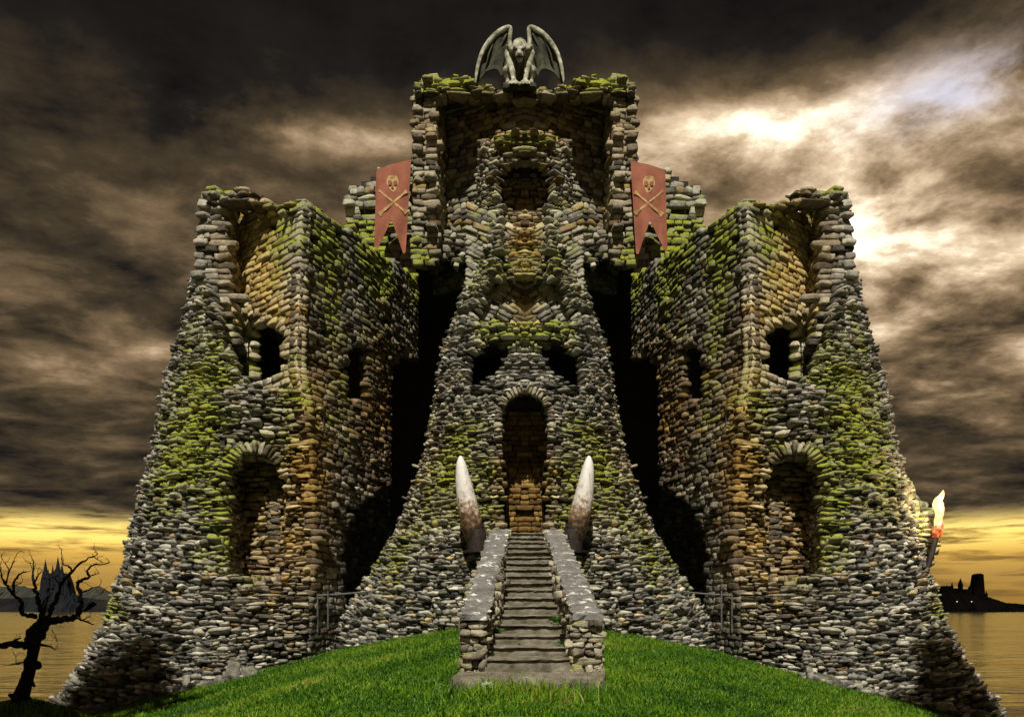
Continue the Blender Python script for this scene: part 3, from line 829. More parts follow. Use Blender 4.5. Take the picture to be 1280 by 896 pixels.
# ------------------------------------------------------------------ banners
def flat(polys, Yf, th):
    """outline in photo space given a real thickness; Yf(x, y) its distance"""
    g = G()
    for poly in polys:
        a = [P(x, y, Yf(x, y)) for x, y in poly]; k = len(a)
        g.add(a+[(p[0], p[1]+th, p[2]) for p in a], [tuple(range(k)), tuple(range(2*k-1, k-1, -1))]+[(i, k+i, k+(i+1)%k, (i+1)%k) for i in range(k)])
    return g
def banner(off, flip, lab):
    BY = 37.0 if True else 0
    t = thing('banner', lab, 'banner', P(492+off if not flip else 810, 205, BY), 'red swallowtail banners')
    m_ = (lambda x, y: (x, y)) if not flip else (lambda x, y: (2*AX-x-10, y+1))
    # cloth: grid clipped to the swallowtail
    L = lambda v: np.interp(v, [0,1], [471.5, 467]); Rr = lambda v: np.interp(v, [0,1], [514.5, 507])
    NU, NV = 24, 44; V = []
    fold = lambda u, v: .07*math.sin(u*5.5+.8+v)*(.25+v*1.1)+.045*math.sin(u*12+v*3)*(.4+v)+.10*(1-u)*v-.16
    for j in range(NV+1):
        for i in range(NU+1):
            u, v = i/NU, j/NV
            ytop = 203 + 11*(1-u)**1.3 + (2 if i in (0,) else 0)
            ybot = np.interp(u, [0,.12,.52,.93,1], [309,313,276,318,316])
            y = ytop+(ybot-ytop)*v; x = L((y-203)/115)+(Rr((y-203)/115)-L((y-203)/115))*u
            p = P(*m_(x, y), BY)
            V.append((p[0], p[1]+fold(u, v), p[2]))
    W = NU+1; Fq = []
    for j in range(NV):
        for i in range(NU): Fq.append((j*W+i, j*W+i+1, (j+1)*W+i+1, (j+1)*W+i))
    n0 = len(V); V2 = [(p[0], p[1]+.03, p[2]) for p in V]
    Fq2 = [tuple(k+n0 for k in f[::-1]) for f in Fq]
    bd = [i for i in range(W)]+[j*W+NU for j in range(1,NV+1)]+[NV*W+i for i in range(NU-1,-1,-1)]+[j*W for j in range(NV-1,0,-1)]
    Fq3 = [(a_, bd[(k+1)%len(bd)], bd[(k+1)%len(bd)]+n0, a_+n0) for k, a_ in enumerate(bd)]
    mesh_obj('cloth', np.array(V+V2), Fq+Fq2+Fq3, M['banner'], t, smooth=False)
    g = G(); g.tube([P(*m_(470, 214.5), BY+.15), P(*m_(493,207), BY+.15), P(*m_(515.5, 203), BY+.15)], [.09,.09,.09], 8); g.build('hanging_rod', M['iron'], t)
    def EY(x, y, o=-.012):
        if flip: x, y = 2*AX-10-x, y-1
        l_ = L((y-203)/115); u = min(1, max(0, (x-l_)/(Rr((y-203)/115)-l_))); yt = 203 + 11*(1-u)**1.3; yb = np.interp(u, [0,.12,.52,.93,1], [309,313,276,318,316])
        return BY + fold(u, (y-yt)/(yb-yt)) + o
    # skull of separate printed patches: cranium, face, with eye and nose gaps
    cx, cy = 490.5, 229.5
    def pt(dx, dy): return m_(cx+dx, cy+dy)
    outline = [(-7,-6),(-5,-9.5),(0,-11),(5,-9.5),(7.6,-5.5),(7.6,0),(5.5,4),(4,8.5),(1.5,11),(-1,10),(-3.5,6.5),(-6,3),(-7.4,-1)]
    eyeL = [(-5.6,-3),(-2,-4.2),(-.7,-1),(-2.5,2.2),(-5.5,1.4)]; eyeR = [(1.0,-1.2),(3,-4.2),(6,-2.6),(5.6,1.4),(2.5,2.2)]; nose = [(-1,2.6),(1,2.6),(1.6,5.6),(-1.3,5.6)]
    sk = flat([[pt(*p) for p in outline]], lambda x, y: EY(x, y, -.014), .02)
    so = sk.build('skull_emblem', M['gold'], t)
    hs = flat([[pt(*p) for p in e_] for e_ in (eyeL, eyeR, nose)], lambda x, y: EY(x, y, -.055), .018)
    hs.build('skull_hollow', M['banner'], so)
    for a_, b_ in (((475,239),(507,265)), ((507,240),(475,267))):
        d = np.array(b_, float)-np.array(a_, float); L_ = np.hypot(*d); d /= L_; nn = np.array([-d[1], d[0]])
        if a_[0] < b_[0]: w0, w1 = 1.0, 1.5
        else: w0, w1 = 1.2, 1.7
        prof = [(-1.5,w0*.6),(-2.2,w0*1.6),(-.5,w0*2.2),(1.2,w0*1.4),(3.5,w0),*[(3.5+(L_-7.5)*q_/10, w0+(w1-w0)*q_/10) for q_ in range(1,10)],(L_-4,w1),(L_-1.5,w1*1.6),(L_+.6,w1*2.2),(L_+2,w1*1.6),(L_+1,w1*.5)]
        yf = (lambda x, y: EY(x, y, -.02)) if a_[0] < b_[0] else (lambda x, y: EY(x, y, -.034))
        g = G(); V = []; k = len(prof)
        for o_ in (0, .02):
            for s_, w_ in prof:
                for sd_ in (1, -1):
                    q_ = m_(*(np.array(a_)+d*s_+nn*w_*sd_)); p = P(q_[0], q_[1], yf(*q_)); V.append((p[0], p[1]+o_, p[2]))
        Fq = [(2*i, 2*i+1, 2*i+3, 2*i+2) for i in range(k-1)] + [(2*k+2*i+1, 2*k+2*i, 2*k+2*i+2, 2*k+2*i+3) for i in range(k-1)]
        Fq += [(2*i, 2*i+2, 2*k+2*i+2, 2*k+2*i) for i in range(k-1)] + [(2*i+3, 2*i+1, 2*k+2*i+1, 2*k+2*i+3) for i in range(k-1)]
        Fq += [(1, 0, 2*k, 2*k+1), (2*k-2, 2*k-1, 4*k-1, 4*k-2)]
        g.add(V, Fq); g.build('crossbone', M['gold'], t)
banner(0, False, 'red swallowtail banner with skull and crossbones, hanging on the tree side of the keep')
banner(0, True, 'red swallowtail banner with skull and crossbones, hanging on the torch side of the keep')

# ------------------------------------------------------------------ gargoyle
def organic(name, caps, voxel, mat, parent, smooth_it=6):
    bm = bmesh.new()
    for (p0, r0, p1, r1) in caps:
        p0 = Vector(p0); p1 = Vector(p1); n_ = max(2, int((p1-p0).length/(min(r0,r1)*.35))+1)
        n_ = min(n_, 24)
        for k in range(n_):
            t_ = k/(n_-1); c = p0.lerp(p1, t_); r = r0+(r1-r0)*t_
            bmesh.ops.create_icosphere(bm, subdivisions=2, radius=r, matrix=Matrix.Translation(c))
    me = bpy.data.meshes.new(name); bm.to_mesh(me); bm.free()
    o = bpy.data.objects.new(name, me); C.objects.link(o)
    md = o.modifiers.new('r', 'REMESH'); md.mode = 'VOXEL'; md.voxel_size = voxel
    sm = o.modifiers.new('s', 'SMOOTH'); sm.iterations = smooth_it; sm.factor = .5
    dg = bpy.context.evaluated_depsgraph_get(); dg.update()
    me2 = bpy.data.meshes.new_from_object(o.evaluated_get(dg))
    o.modifiers.clear(); o.data = me2; me2.materials.clear(); me2.materials.append(mat); me2.name = name
    me2.polygons.foreach_set('use_smooth', np.ones(len(me2.polygons), bool))
    o.parent = parent
    return o
GY = YK - .1
gx, gy_, gzz = P(649.5, 108, GY)
S = GY/F  # metres per photo pixel
gar = thing('gargoyle', 'winged stone gargoyle crouching on top of the keep', 'statue', (gx, gy_, gzz))
def gp(x, y, d=0):  # photo pixels from the statue's foot; d metres toward viewer
    return (x*S, -d, y*S - d*.655)
caps = []
def cap(a, ra, b_, rb, both=False):
    caps.append((gp(*a), ra*S, gp(*b_), rb*S))
    if both: caps.append((gp(-a[0],a[1],a[2]), ra*S, gp(-b_[0],b_[1],b_[2]), rb*S))
cap((0,14,-.7), 10, (0,36,-.2), 10.5)          # hunched trunk
cap((-9,38,.0), 6.5, (9,38,.0), 6.5)           # shoulders
cap((0,40,.1), 6, (0,44,.45), 7)                # neck
cap((0,48,.45), 10.2, (0,45,.8), 8.6)            # skull
cap((0,41,1.0), 6.4, (0,34,1.25), 4.4)           # muzzle and chin
cap((-5.5,48,1.0), 2.6, (5.5,48,1.0), 2.6)  # brow
cap((7,46,.6), 3.6, (16,50.5,.35), 1.2, True)    # ears
cap((6,44,.75), 3.2, (11.5,46,.5), 2.4, True)
cap((0,43,1.3), 2.2, (0,39,1.5), 2.8)        # nose
cap((12.5,40,.1), 7, (10,24,.35), 5.2, True)   # upper arm
cap((9.5,24,.35), 4.4, (7.2,8,.75), 3.1, True)  # forearm
cap((7.2,8,.75), 3.2, (6.8,6,.95), 3.4, True)   # wrist
for k in (-4.6,-1.6,1.6,4.4):                   # claws
    cap((7+k*.7,6,1.0), 1.7, (7+k*1.15,4.4,1.35), 1.5, True)
    cap((7+k*1.15,4.4,1.35), 1.5, (7+k*1.3,2.6,1.5), .8, True)
cap((9,12,-.6), 7.5, (16,19,.15), 5.8, True)    # thigh to knee
cap((16,19,.15), 5.2, (14,6,.0), 3.6, True)     # shin
cap((14,5,.0), 3.4, (15,4,.55), 2.8, True)      # hind foot
body = organic('body', caps, .045, M['gargoyle'], gar, 3)
for sg in (-1, 1):                               # dark eyes and mouth
    bm = bmesh.new(); bmesh.ops.create_icosphere(bm, subdivisions=2, radius=.075, matrix=Matrix.Translation(Vector(gp(sg*4.2,44.6,1.22))))
    me = bpy.data.meshes.new('eye'); bm.to_mesh(me); bm.free(); me.materials.append(M['iron'])
    o = bpy.data.objects.new('eye', me); C.objects.link(o); o.parent = body
G().tube([gp(-4,35.4,1.32), gp(0,36.6,1.46), gp(4,35.4,1.32)], [.035,.075,.035], 8).build('mouth', M['iron'], None).parent = body
# wings
for sg in (-1, 1):
    lead = [(9,36,-.3),(11.5,48,-.4),(12.5,60,-.45),(11.5,71,-.45),(14,74,-.45),(22,71,-.4),(31,64.5,-.35),(40,54,-.25),(47,42,-.15),(51.5,28,-.05),(54,14,0),(55,3,0)]
    low = [(10,28,-.35),(15,25,-.3),(21,20,-.25),(22.5,12,-.2),(27,19,-.2),(34,21,-.15),(42,18,-.1),(49,10,-.05),(55,3,0)]
    spine = smooth_poly([gp(sg*x, y, d) for x, y, d in lead], 4)
    rr = np.interp(np.linspace(0,1,len(spine)), [0,.3,.36,.6,.9,1], [.10,.10,.12,.12,.08,.02])
    bone = G().tube(spine, rr, 10)
    wo = bone.build('wing', M['gargoyle'], None, smooth=True); wo.parent = gar
    top_ = smooth_poly([gp(sg*x, y, d) for x, y, d in lead], 4); bot = smooth_poly([gp(sg*x, y, d) for x, y, d in low], 5)
    K, Q = 48, 14
    a_ = np.stack([np.interp(np.linspace(0,1,K), np.linspace(0,1,len(top_)), top_[:,i]) for i in range(3)],1)
    b_ = np.stack([np.interp(np.linspace(0,1,K), np.linspace(0,1,len(bot)), bot[:,i]) for i in range(3)],1)
    V = []; 
    for th in (0, .07):
        for k in range(K):
            for q_ in range(Q):
                t_ = q_/(Q-1); p = a_[k]*(1-t_)+b_[k]*t_
                bulge = .22*math.sin(math.pi*t_)*(1+.5*math.sin(k/K*22))
                V.append((p[0], p[1]+bulge+th, p[2]))
    Fq = []
    for k in range(K-1):
        for q_ in range(Q-1):
            i0 = k*Q+q_; f_ = (i0, i0+1, i0+Q+1, i0+Q); Fq.append(f_); Fq.append(tuple(x+K*Q for x in f_[::-1]))
    for k in range(K-1): Fq.append((k*Q+Q-1, K*Q+k*Q+Q-1, K*Q+(k+1)*Q+Q-1, (k+1)*Q+Q-1))
    mo = mesh_obj('membrane', np.array(V), Fq, M['wing'], None, smooth=True); mo.parent = wo
    g = G()
    for (x0,y0,d0),(x1,y1,d1) in (((12.5,60,-.5),(21,24,-.45)),((14,72,-.5),(34,22,-.35)),((30,64,-.4),(44,17,-.2))):
        g.tube([gp(sg*x0,y0,d0), gp(sg*((x0+x1)/2+2),(y0+y1)/2,(d0+d1)/2-.06), gp(sg*x1,y1,d1)], [.06,.05,.03], 6)
    o = g.build('wing_rib', M['wing'], None, smooth=True); o.parent = wo
V, Fq = rough_box((-21*S, -1.2, -9*S), (21*S, 1.0, -1*S), (14,10,3), .02, rg, .04)
V[:,2] += V[:,1]*.45
o = mesh_obj('plinth', V, Fq, M['wing'], None); o.parent = gar

# ------------------------------------------------------------------ torch
TY2 = 27.4
tb = P(1158, 716, TY2)
torch = thing('torch', 'burning torch fixed to the rubble flank, flame rising over the lake', 'torch', tb)
G().tube([P(1157,720,TY2), P(1164,694,TY2), P(1171,668,TY2)], [.07,.085,.10], 10).build('handle', M['iron'], torch)
g = G(); g.tube([P(1170,672,TY2), P(1171,668,TY2), P(1172.5,663,TY2), P(1173.3,658,TY2), P(1174,653,TY2)], [.10,.16,.18,.15,.10], 12, knob=.22)
g.build('wrapped_head', M['ember'], torch)
fl = [(1173,660,.10),(1172.5,653,.13),(1173.5,646,.12),(1174.5,641,.14),(1173.5,635,.17),(1172.5,629,.18),(1173,625,.14),(1176,621,.095),(1178,617,.07),(1179,612.5,.01)]
pp = smooth_poly([P(a,b_,TY2) for a,b_,_ in fl], 4); rd = np.interp(np.linspace(0,1,len(pp)), np.linspace(0,1,len(fl)), [r_ for *_,r_ in fl])
G().tube(pp, rd, 14, knob=.10).build('flame', M['flame'], torch, smooth=True)
G().tube([P(1171,634,TY2), P(1168.5,629,TY2), P(1167.5,624.5,TY2)], [.12,.08,.01], 8).build('flame', M['flame'], torch, smooth=True)
G().tube([P(1157,716,TY2), P(1150,722,28.4)], [.1,.1], 8).build('bracket', M['iron'], torch)
pl = bpy.data.lights.new('torch_light', 'POINT'); pl.energy = 300; pl.color = (1, .72, .38); pl.shadow_soft_size = .25
plo = bpy.data.objects.new('torch_light', pl); C.objects.link(plo); p = P(1172, 634, TY2); plo.location = (p[0]+.05, p[1]-.45, p[2])

# ------------------------------------------------------------------ bare tree
TR = 17.4
rt = random.Random(5)
tree = thing('bare_tree', 'gnarled leafless black tree at the foot of the tower by the lake', 'tree', P(24, 898, TR))
def limb(pts, r0, r1, dd=(0,0), name='branch', parent=None, knob=.10, seg=10):
    k = len(pts); q_ = []
    for i, (x, y) in enumerate(pts):
        q_.append(P(x, y, TR + dd[0]+(dd[1]-dd[0])*i/(k-1)))
    sp = smooth_poly(q_, 6 if k > 3 else 7)
    sp = sp + np.array([[rt.gauss(0,1)*min(.014, r1*.35+.003) for _ in range(3)] for _ in sp])*(np.arange(len(sp)) > 0)[:,None]
    rad = [.86*(r0+(r1-r0)*i/(len(sp)-1))*(1+.14*math.sin(i*1.1+r0*90)+.10*rt.uniform(-1,1)) for i in range(len(sp))]
    return G().tube(sp, rad, seg, knob=knob, rs=rt)
tcaps = []; tl = [(15,906,.24),(20,892,.215),(26,872,.175),(33,851,.135),(37,838,.125),(40,822,.115),(42.5,808,.125),(45,797,.115),(48,786,.08)]
tbx = Vector(tree.location)
def tp_(x, y, o=0): return Vector(P(x, y, TR+o))-tbx
for (x0,y0,r0),(x1,y1,r1) in zip(tl, tl[1:]):
    tcaps.append((tp_(x0,y0), r0, tp_(x1,y1), r1))
for k in range(46):
    q_ = rt.random()*(len(tl)-2); i_ = int(q_); f_ = q_-i_
    x0,y0,r0 = tl[i_]; x1,y1,r1 = tl[i_+1]; a = rt.uniform(0, 6.28); r = r0+(r1-r0)*f_
    c = tp_(x0+(x1-x0)*f_, y0+(y1-y0)*f_)+Vector((math.cos(a), -abs(math.sin(a)), 0))*r*rt.uniform(.7,.95)
    tcaps.append((c, r*rt.uniform(.25,.5), c+Vector((rt.gauss(0,.05),rt.gauss(0,.03),rt.gauss(0,.12))), r*rt.uniform(.15,.35)))
for x, y in ((0,900),(8,903),(36,904),(46,900),(56,904)):
    tcaps.append((tp_(22,884,-.05), .16, tp_((22+x)/2,894,-.15), .12)); tcaps.append((tp_((22+x)/2,894,-.15), .12, tp_(x,y+4,-.3), .05))
for x, y, r_ in ((38,790,.10),(34,799,.07),(47,832,.09),(31,845,.08)):
    tcaps.append((tp_(x,y,-.1), r_, tp_(x+1,y-3,-.12), r_*.7))
trunk = organic('trunk', tcaps, .028, M['bark'], tree, 1)
BR = [([(42,803),(38,791),(46,781),(54,766),(50,757),(46,744),(43,731)], .105, .035, (0,.2)),
      ([(46,770),(29,768),(27,752),(17,743),(7,730),(1,719)], .065, .02, (.1,-.4)),
      ([(47,797),(53,789),(60,778),(75,774),(90,772),(98,767),(101,752),(100,740),(96,728)], .115, .035, (0,-.5)),
      ([(60,779),(63,762),(71,747),(76,731),(87,717),(103,702),(117,695)], .07, .016, (0,.5)),
      ([(40,806),(30,806),(16,804),(0,807),(-14,809)], .10, .065, (0,-.3))]
TW = [([(43,732),(41,720),(42,708),(40,697)], .05, .012, (.2,.3)),([(43,730),(48,718),(53,713)], .035, .01, (.2,.1)),([(42,712),(38,704)], .02, .006, (.25,.3)),
      ([(7,730),(12,712),(17,702),(21,692)], .03, .007, (-.3,-.4)),([(12,712),(6,703),(2,697)], .018, .005, (-.35,-.3)),([(17,742),(18,727),(24,718),(34,714)], .05, .018, (-.2,-.1)),
      ([(20,731),(26,729)], .02, .006, (-.2,-.2)),([(2,720),(0,708),(-4,700)], .025, .008, (-.4,-.4)),
      ([(96,728),(104,724),(111,721),(109,713),(117,706),(128,705),(137,703)], .055, .012, (-.5,-.7)),([(112,720),(118,718),(124,716)], .025, .007, (-.5,-.4)),
      ([(100,740),(108,738),(116,734),(124,733)], .035, .008, (-.5,-.3)),([(97,770),(105,776),(117,780)], .05, .016, (-.4,-.6)),([(104,775),(108,772),(112,771)], .025, .008, (-.5,-.5)),
      ([(117,695),(122,699),(128,702)], .02, .007, (.5,.6)),([(117,695),(122,692),(117,686)], .02, .006, (.5,.4)),([(90,713),(86,707),(79,705),(77,696),(77,686)], .035, .008, (.3,.4)),
      ([(76,732),(70,724),(65,721)], .025, .006, (.3,.1)),([(55,766),(58,752),(62,742)], .05, .012, (.1,-.2)),([(52,758),(57,748),(61,744)], .03, .008, (.1,.3)),
      ([(32,828),(20,829),(12,831)], .035, .015, (-.1,-.3)),([(20,829),(20,820)], .018, .006, (-.2,-.2)),([(50,806),(61,807),(69,812)], .05, .014, (-.1,-.3)),
      ([(65,787),(70,797),(71,802)], .015, .005, (-.1,-.3)),([(99,752),(93,750),(92,745)], .018, .005, (-.4,-.5)),([(16,804),(20,799),(26,797)], .05, .015, (-.1,-.2)),([(120,736),(125,742)], .01, .004, (-.3,-.3)),([(29,766),(24,760)], .03, .01, (0,-.1))]
for pts, r0, r1, dd in BR: limb(pts, r0, r1, dd).build('branch', M['bark'], tree)
ends = [(t_[0][-1], t_[3][1]) for t_ in TW+BR] + [(t_[0][len(t_[0])//2], (t_[3][0]+t_[3][1])/2) for t_ in TW+BR]
for k in range(64):
    (ex, ey), ed = ends[k % len(ends)]
    if k >= len(ends): ex += rt.uniform(-3,3); ey += rt.uniform(-2,2)
    a = rt.uniform(-2.9, -.2); L_ = rt.uniform(5, 12)
    TW.append(([(ex,ey),(ex+math.cos(a)*L_*.5+rt.gauss(0,1.2), ey+math.sin(a)*L_*.5+rt.gauss(0,1)),(ex+math.cos(a)*L_+rt.gauss(0,2), ey+math.sin(a)*L_+rt.gauss(0,1.5))], .012, .004, (ed, ed+rt.uniform(-.2,.2))))
for pts, r0, r1, dd in TW: limb(pts, r0*.75, r1*.8, dd, seg=6).build('twig', M['bark'], tree)

# ------------------------------------------------------------------ loose rubble at the towers' feet
def rubble(side, seed, lab):
    r_ = np.random.default_rng(seed); ms = Masonry(r_)
    k = 170
    u = r_.random(k); Y = 21.8+3.4*r_.random(k)+u*1.0; X = -(8.6+u*6.4+r_.normal(0,.4,k)); Y = np.where(-X < 12, np.maximum(Y, 23.9), Y)
    sz = np.exp(r_.normal(-1.45,.42,(k,3)))*np.array([1.25,1,.8])
    Z = gz(X, Y)+sz[:,2]*.2
    th = r_.random(k)*6.28; t_ = np.stack([np.cos(th), np.sin(th), r_.normal(0,.2,k)],1); t_ /= np.linalg.norm(t_,axis=1)[:,None]
    n_ = np.cross(t_, np.array([0,0,1.])); n_ /= np.linalg.norm(n_,axis=1)[:,None]; u_ = np.cross(n_, t_)
    ms.stones(np.stack([X,Y,Z],1), t_, n_, u_, sz, moss=.15, ochre=.02, tone=.28)
    o = ms.build('fallen_rubble', None, side); o['kind'] = 'stuff'; tag(o, lab, 'rubble')
rubble(-1, 80, 'dark fallen rubble scattered at the tower foot near the bare tree')
rubble(1, 81, 'dark fallen rubble scattered at the tower foot under the torch')

# ------------------------------------------------------------------ railings
for sg, lab in ((-1, 'thin grey metal railing beside the keep foot, on the tree side'), (1, 'thin grey metal railing beside the keep foot, on the torch side')):
    RY = 26.4
    def rp(px, py, Y=RY):
        p = P(px, py, Y); return (p[0]*(1 if sg < 0 else -1), p[1], p[2])
    t = thing('railing', lab, 'railing', rp(400, 785), 'metal railings at the keep foot')
    G().tube([rp(396,744), rp(430,742,26.6), rp(462,739,26.9)], [.028]*3, 6).build('top_rail', M['rail'], t)
    for px, a_, b_ in ((397,742,790),(410,738,786)):
        G().tube([rp(px,a_), rp(px,b_)], [.03,.03], 6).build('post', M['rail'], t)

# ------------------------------------------------------------------ ferns and small plants
def fern(px, py, Y, size, lab, mat='moss_leaf', fronds=9, seed=0):
    r_ = random.Random(seed); p = P(px, py, Y); g = G()
    for k in range(fronds):
        a = k/fronds*6.283+r_.uniform(-.3,.3); L_ = size*r_.uniform(.6,1.1); el = r_.uniform(.4,1.2); m_ = 6
        for q_ in range(1, m_+1):
            t_ = q_/m_; d = Vector((math.cos(a)*math.cos(el), math.sin(a)*math.cos(el), math.sin(el)))
            c = Vector(p)+d*L_*t_+Vector((0,0,-L_*.55*t_*t_))
            sd = Vector((-math.sin(a), math.cos(a), 0)); wl = L_*.30*(1-t_*.7)
            for s_ in (-1, 1):
                tip = c+sd*s_*wl+d*wl*.5; mid = c+sd*s_*wl*.5
                g.add([c, mid+d*wl*.28, tip, mid-d*wl*.16+Vector((0,0,-.01))], [(0,1,2,3)])
    g.tube([(p[0],p[1],p[2]-.05), (p[0],p[1],p[2]+.05)], [.03,.02], 6)
    o = g.build('fern', M[mat], None, loc=p); return tag(o, lab, 'plant')
def step_top(Y): return ZB+(ZT-ZB)*(int((Y-YB)/(YT-YB)*NS)+1)/NS
for X_, Y_, sz_, lab_ in ((float(inR(17.1))-.17, 17.1, .40, 'bushy green fern beside the torch side wall, biggest of the ferns on the stairs'),
        (float(inR(15.9))-.14, 15.9, .30, 'green fern on the torch side, lowest on the stairs above the dead leaves'),
        (float(inL(16.7))+.15, 16.7, .26, 'small green fern tucked against the side wall on the tree side'),
        (float(inL(20.2))+.12, 20.2, .22, 'tiny green fern higher up against the tree side wall')):
    px_, py_ = proj(X_, Y_, step_top(Y_)+.02)
    fern(px_, py_, Y_, sz_, lab_, fronds=11, seed=int(Y_*10))['group'] = 'ferns on the stairs'
p0 = gz(-.62, 13.3); r_ = random.Random(3); g = G()
for k in range(7):
    a = k*.9; L_ = .13; c = Vector((-.62,13.3,float(p0)+.16)); d = Vector((math.cos(a), math.sin(a)*.6, .5+.3*math.sin(a))).normalized(); sd = d.cross(Vector((0,1,0))).normalized()
    g.add([c, c+d*L_*.5+sd*.035, c+d*L_, c+d*L_*.5-sd*.035], [(0,1,2,3)])
g.tube([(-.62,13.3,float(p0)-.02), (-.62,13.3,float(p0)+.17)], [.008,.006], 5)
tag(g.build('small_plant', M['pale_leaf'], None, loc=(-.62,13.3,float(p0))), 'small pale leaved plant in the grass before the lowest slab', 'plant')
# dead leaves
g = G(); rl = random.Random(9)
for k in range(230):
    if rl.random() < .5:
        y = rl.uniform(13.95, 15.0); x = rl.uniform(-1.2, 1.3); z = .425
    else:
        i = min(NS-1, int(abs(rl.gauss(0, 3.5)))); t_ = (i+rl.random())/NS; y = YB+(YT-YB)*t_+.05; z = ZB+(ZT-ZB)*(i+1)/NS+.02
        e = rl.random(); x = float(inR(y))-abs(rl.gauss(0,.16))-.04 if e < .55 else (float(inL(y))+abs(rl.gauss(0,.13))+.04 if e < .85 else rl.uniform(float(inL(y)), float(inR(y))))
    a = rl.random()*6.28; s_ = rl.uniform(.018,.042); d = Vector((math.cos(a),math.sin(a),rl.uniform(-.2,.3))); w_ = Vector((-math.sin(a),math.cos(a),rl.uniform(-.2,.3)))
    c = Vector((x,y,z)); g.add([c-d*s_, c+w_*s_*.5, c+d*s_, c-w_*s_*.5], [(0,1,2,3)])
o = g.build('dead_leaves', M['dead_leaf']); o['kind'] = 'stuff'; tag(o, 'brown dead leaves scattered over the slab and steps', 'leaves')

# ------------------------------------------------------------------ far shores
def ridge(name, line, Y, depth, base, mat, seed=0, rough=1.0):
    """a hill: crest line with real depth, sloping down front and back"""
    r_ = np.random.default_rng(seed)
    xs_ = np.linspace(line[0][0], line[-1][0], 120); ys_ = np.interp(xs_, *zip(*line)) + r_.normal(0, .35*rough, 120)
    rows = []
    for t_, hf in ((-.5,0),(-.35,.35),(-.15,.8),(0,1),(.3,.6),(1,0)):
        rows.append([(WX(x, Y), Y+depth*t_+r_.normal(0,depth*.02), base+max(0,(WZ(y, Y)-base))*hf) for x, y in zip(xs_, ys_)])
    V = np.array(rows).reshape(-1,3); k = len(xs_)
    Fq = [(a*k+i, a*k+i+1, (a+1)*k+i+1, (a+1)*k+i) for a in range(5) for i in range(k-1)]
    o = mesh_obj(name, V, Fq, mat); o['kind'] = 'structure'; return o
ridge('hill', [(-60,742),(-10,736),(5,733),(20,730),(34,734),(48,738),(60,742),(95,744),(110,738),(122,731),(132,738),(145,746),(190,752),(230,758)], 1500, 200, -4, M['far_hill'], 1, 2)
ridge('shore', [(-80,750),(20,747),(60,744),(100,746),(150,751),(230,757)], 1200, 150, -4, M['far_shore'], 2, .6)
ridge('crag', [(30,752),(46,744),(54,738),(60,735),(72,734),(84,736),(92,742),(102,746),(116,752)], 1150, 60, -4, M['far_rock'], 3, 1)
FY = 1150
fc = thing('far_castle', 'distant dark castle with slender spires on a crag across the lake', 'castle', P(72, 742, FY))
def fbox(name, x0, x1, yt, yb, dep=9, par=fc, Yc=FY, mat='far_rock'):
    a = P(x0, yb, Yc); b_ = P(x1, yt, Yc); g = G(); g.box((a[0],Yc-dep,a[2]),(b_[0],Yc+dep,b_[2])); return g.build(name, M[mat], par)
def fspire(name, px, yt, yb, w0, par=fc, Yc=FY, mat='far_rock', seg=8, dy=0, tower=.55):
    a = P(px, yb, Yc); b_ = P(px, yt, Yc); r0 = w0*Yc/F/2; zm = a[2]+(b_[2]-a[2])*tower
    G().tube([(a[0],Yc+dy,a[2]),(a[0],Yc+dy,zm),(a[0],Yc+dy,zm+.01),(a[0],Yc+dy,b_[2])], [r0,r0*.9,r0*1.15,.05], seg).build(name, M[mat], par)
def fprism(name, pts, dep, par, Yc, mat):
    g = G(); a = [P(x,y,Yc) for x,y in pts]; k = len(a)
    g.add([(q[0],q[1]-dep,q[2]) for q in a]+[(q[0],q[1]+dep,q[2]) for q in a], [tuple(range(k)), tuple(range(2*k-1,k-1,-1))]+[(i,k+i,k+(i+1)%k,(i+1)%k) for i in range(k)])
    return g.build(name, M[mat], par)
fprism('hall', [(53,746),(55,731),(57,724),(60,719),(64,717),(70,716),(75,717),(80,716),(84,719),(87,727),(89,734),(92,746)], 9, fc, FY, 'far_rock')
for a_ in ((61.5,699,745,7,-9,.50),(65.5,711,735,4,-10,.5),(70.5,706,735,4.5,-9,.45),(77,695,742,7,-9,.48),(82,704,742,6,-9,.52),(86.5,714,744,5,-8,.5),(57.5,714,745,5,-8,.5),(73.8,710,730,3.2,-10,.5)):
    fspire('spire', *a_[:4], dy=a_[4], tower=a_[5])
RYY = 1100
ridge('headland', [(1120,750),(1150,742),(1171,739),(1182,737),(1210,741),(1240,747),(1256,753),(1282,755),(1330,757)], RYY, 90, -4, M['black_rock'], 5, .5)
fa = thing('far_ruin', 'black silhouetted ruined abbey with a tall broken tower on the headland across the lake', 'ruin', P(1215, 742, RYY))
kw = dict(par=fa, Yc=RYY, mat='black_rock')
fbox('hall', 1173, 1194, 735, 748, 8, **kw); fbox('hall', 1178, 1188, 732, 740, 6, **kw)
fbox('chapel', 1203, 1212, 736, 748, 7, **kw)
fspire('turret', 1190, 727, 742, 3.6, tower=.5, **kw); fspire('turret', 1200.5, 722, 748, 6.5, tower=.62, **kw); fspire('turret', 1233, 738, 750, 3.5, tower=.5, **kw); fspire('turret', 1183.5, 730, 742, 2.4, tower=.5, **kw)
tp = [(1213,750),(1214,734),(1216.5,731),(1218.5,718),(1222,716.5),(1225.5,718),(1226.5,732),(1228,750)]
g = G(); a = [P(x,y,RYY) for x,y in tp]; k = len(a)
g.add([(q[0],q[1]-8,q[2]) for q in a]+[(q[0],q[1]+8,q[2]) for q in a], [tuple(range(k)), tuple(range(2*k-1,k-1,-1))]+[(i,k+i,k+(i+1)%k,(i+1)%k) for i in range(k)])
g.build('broken_tower', M['black_rock'], fa)
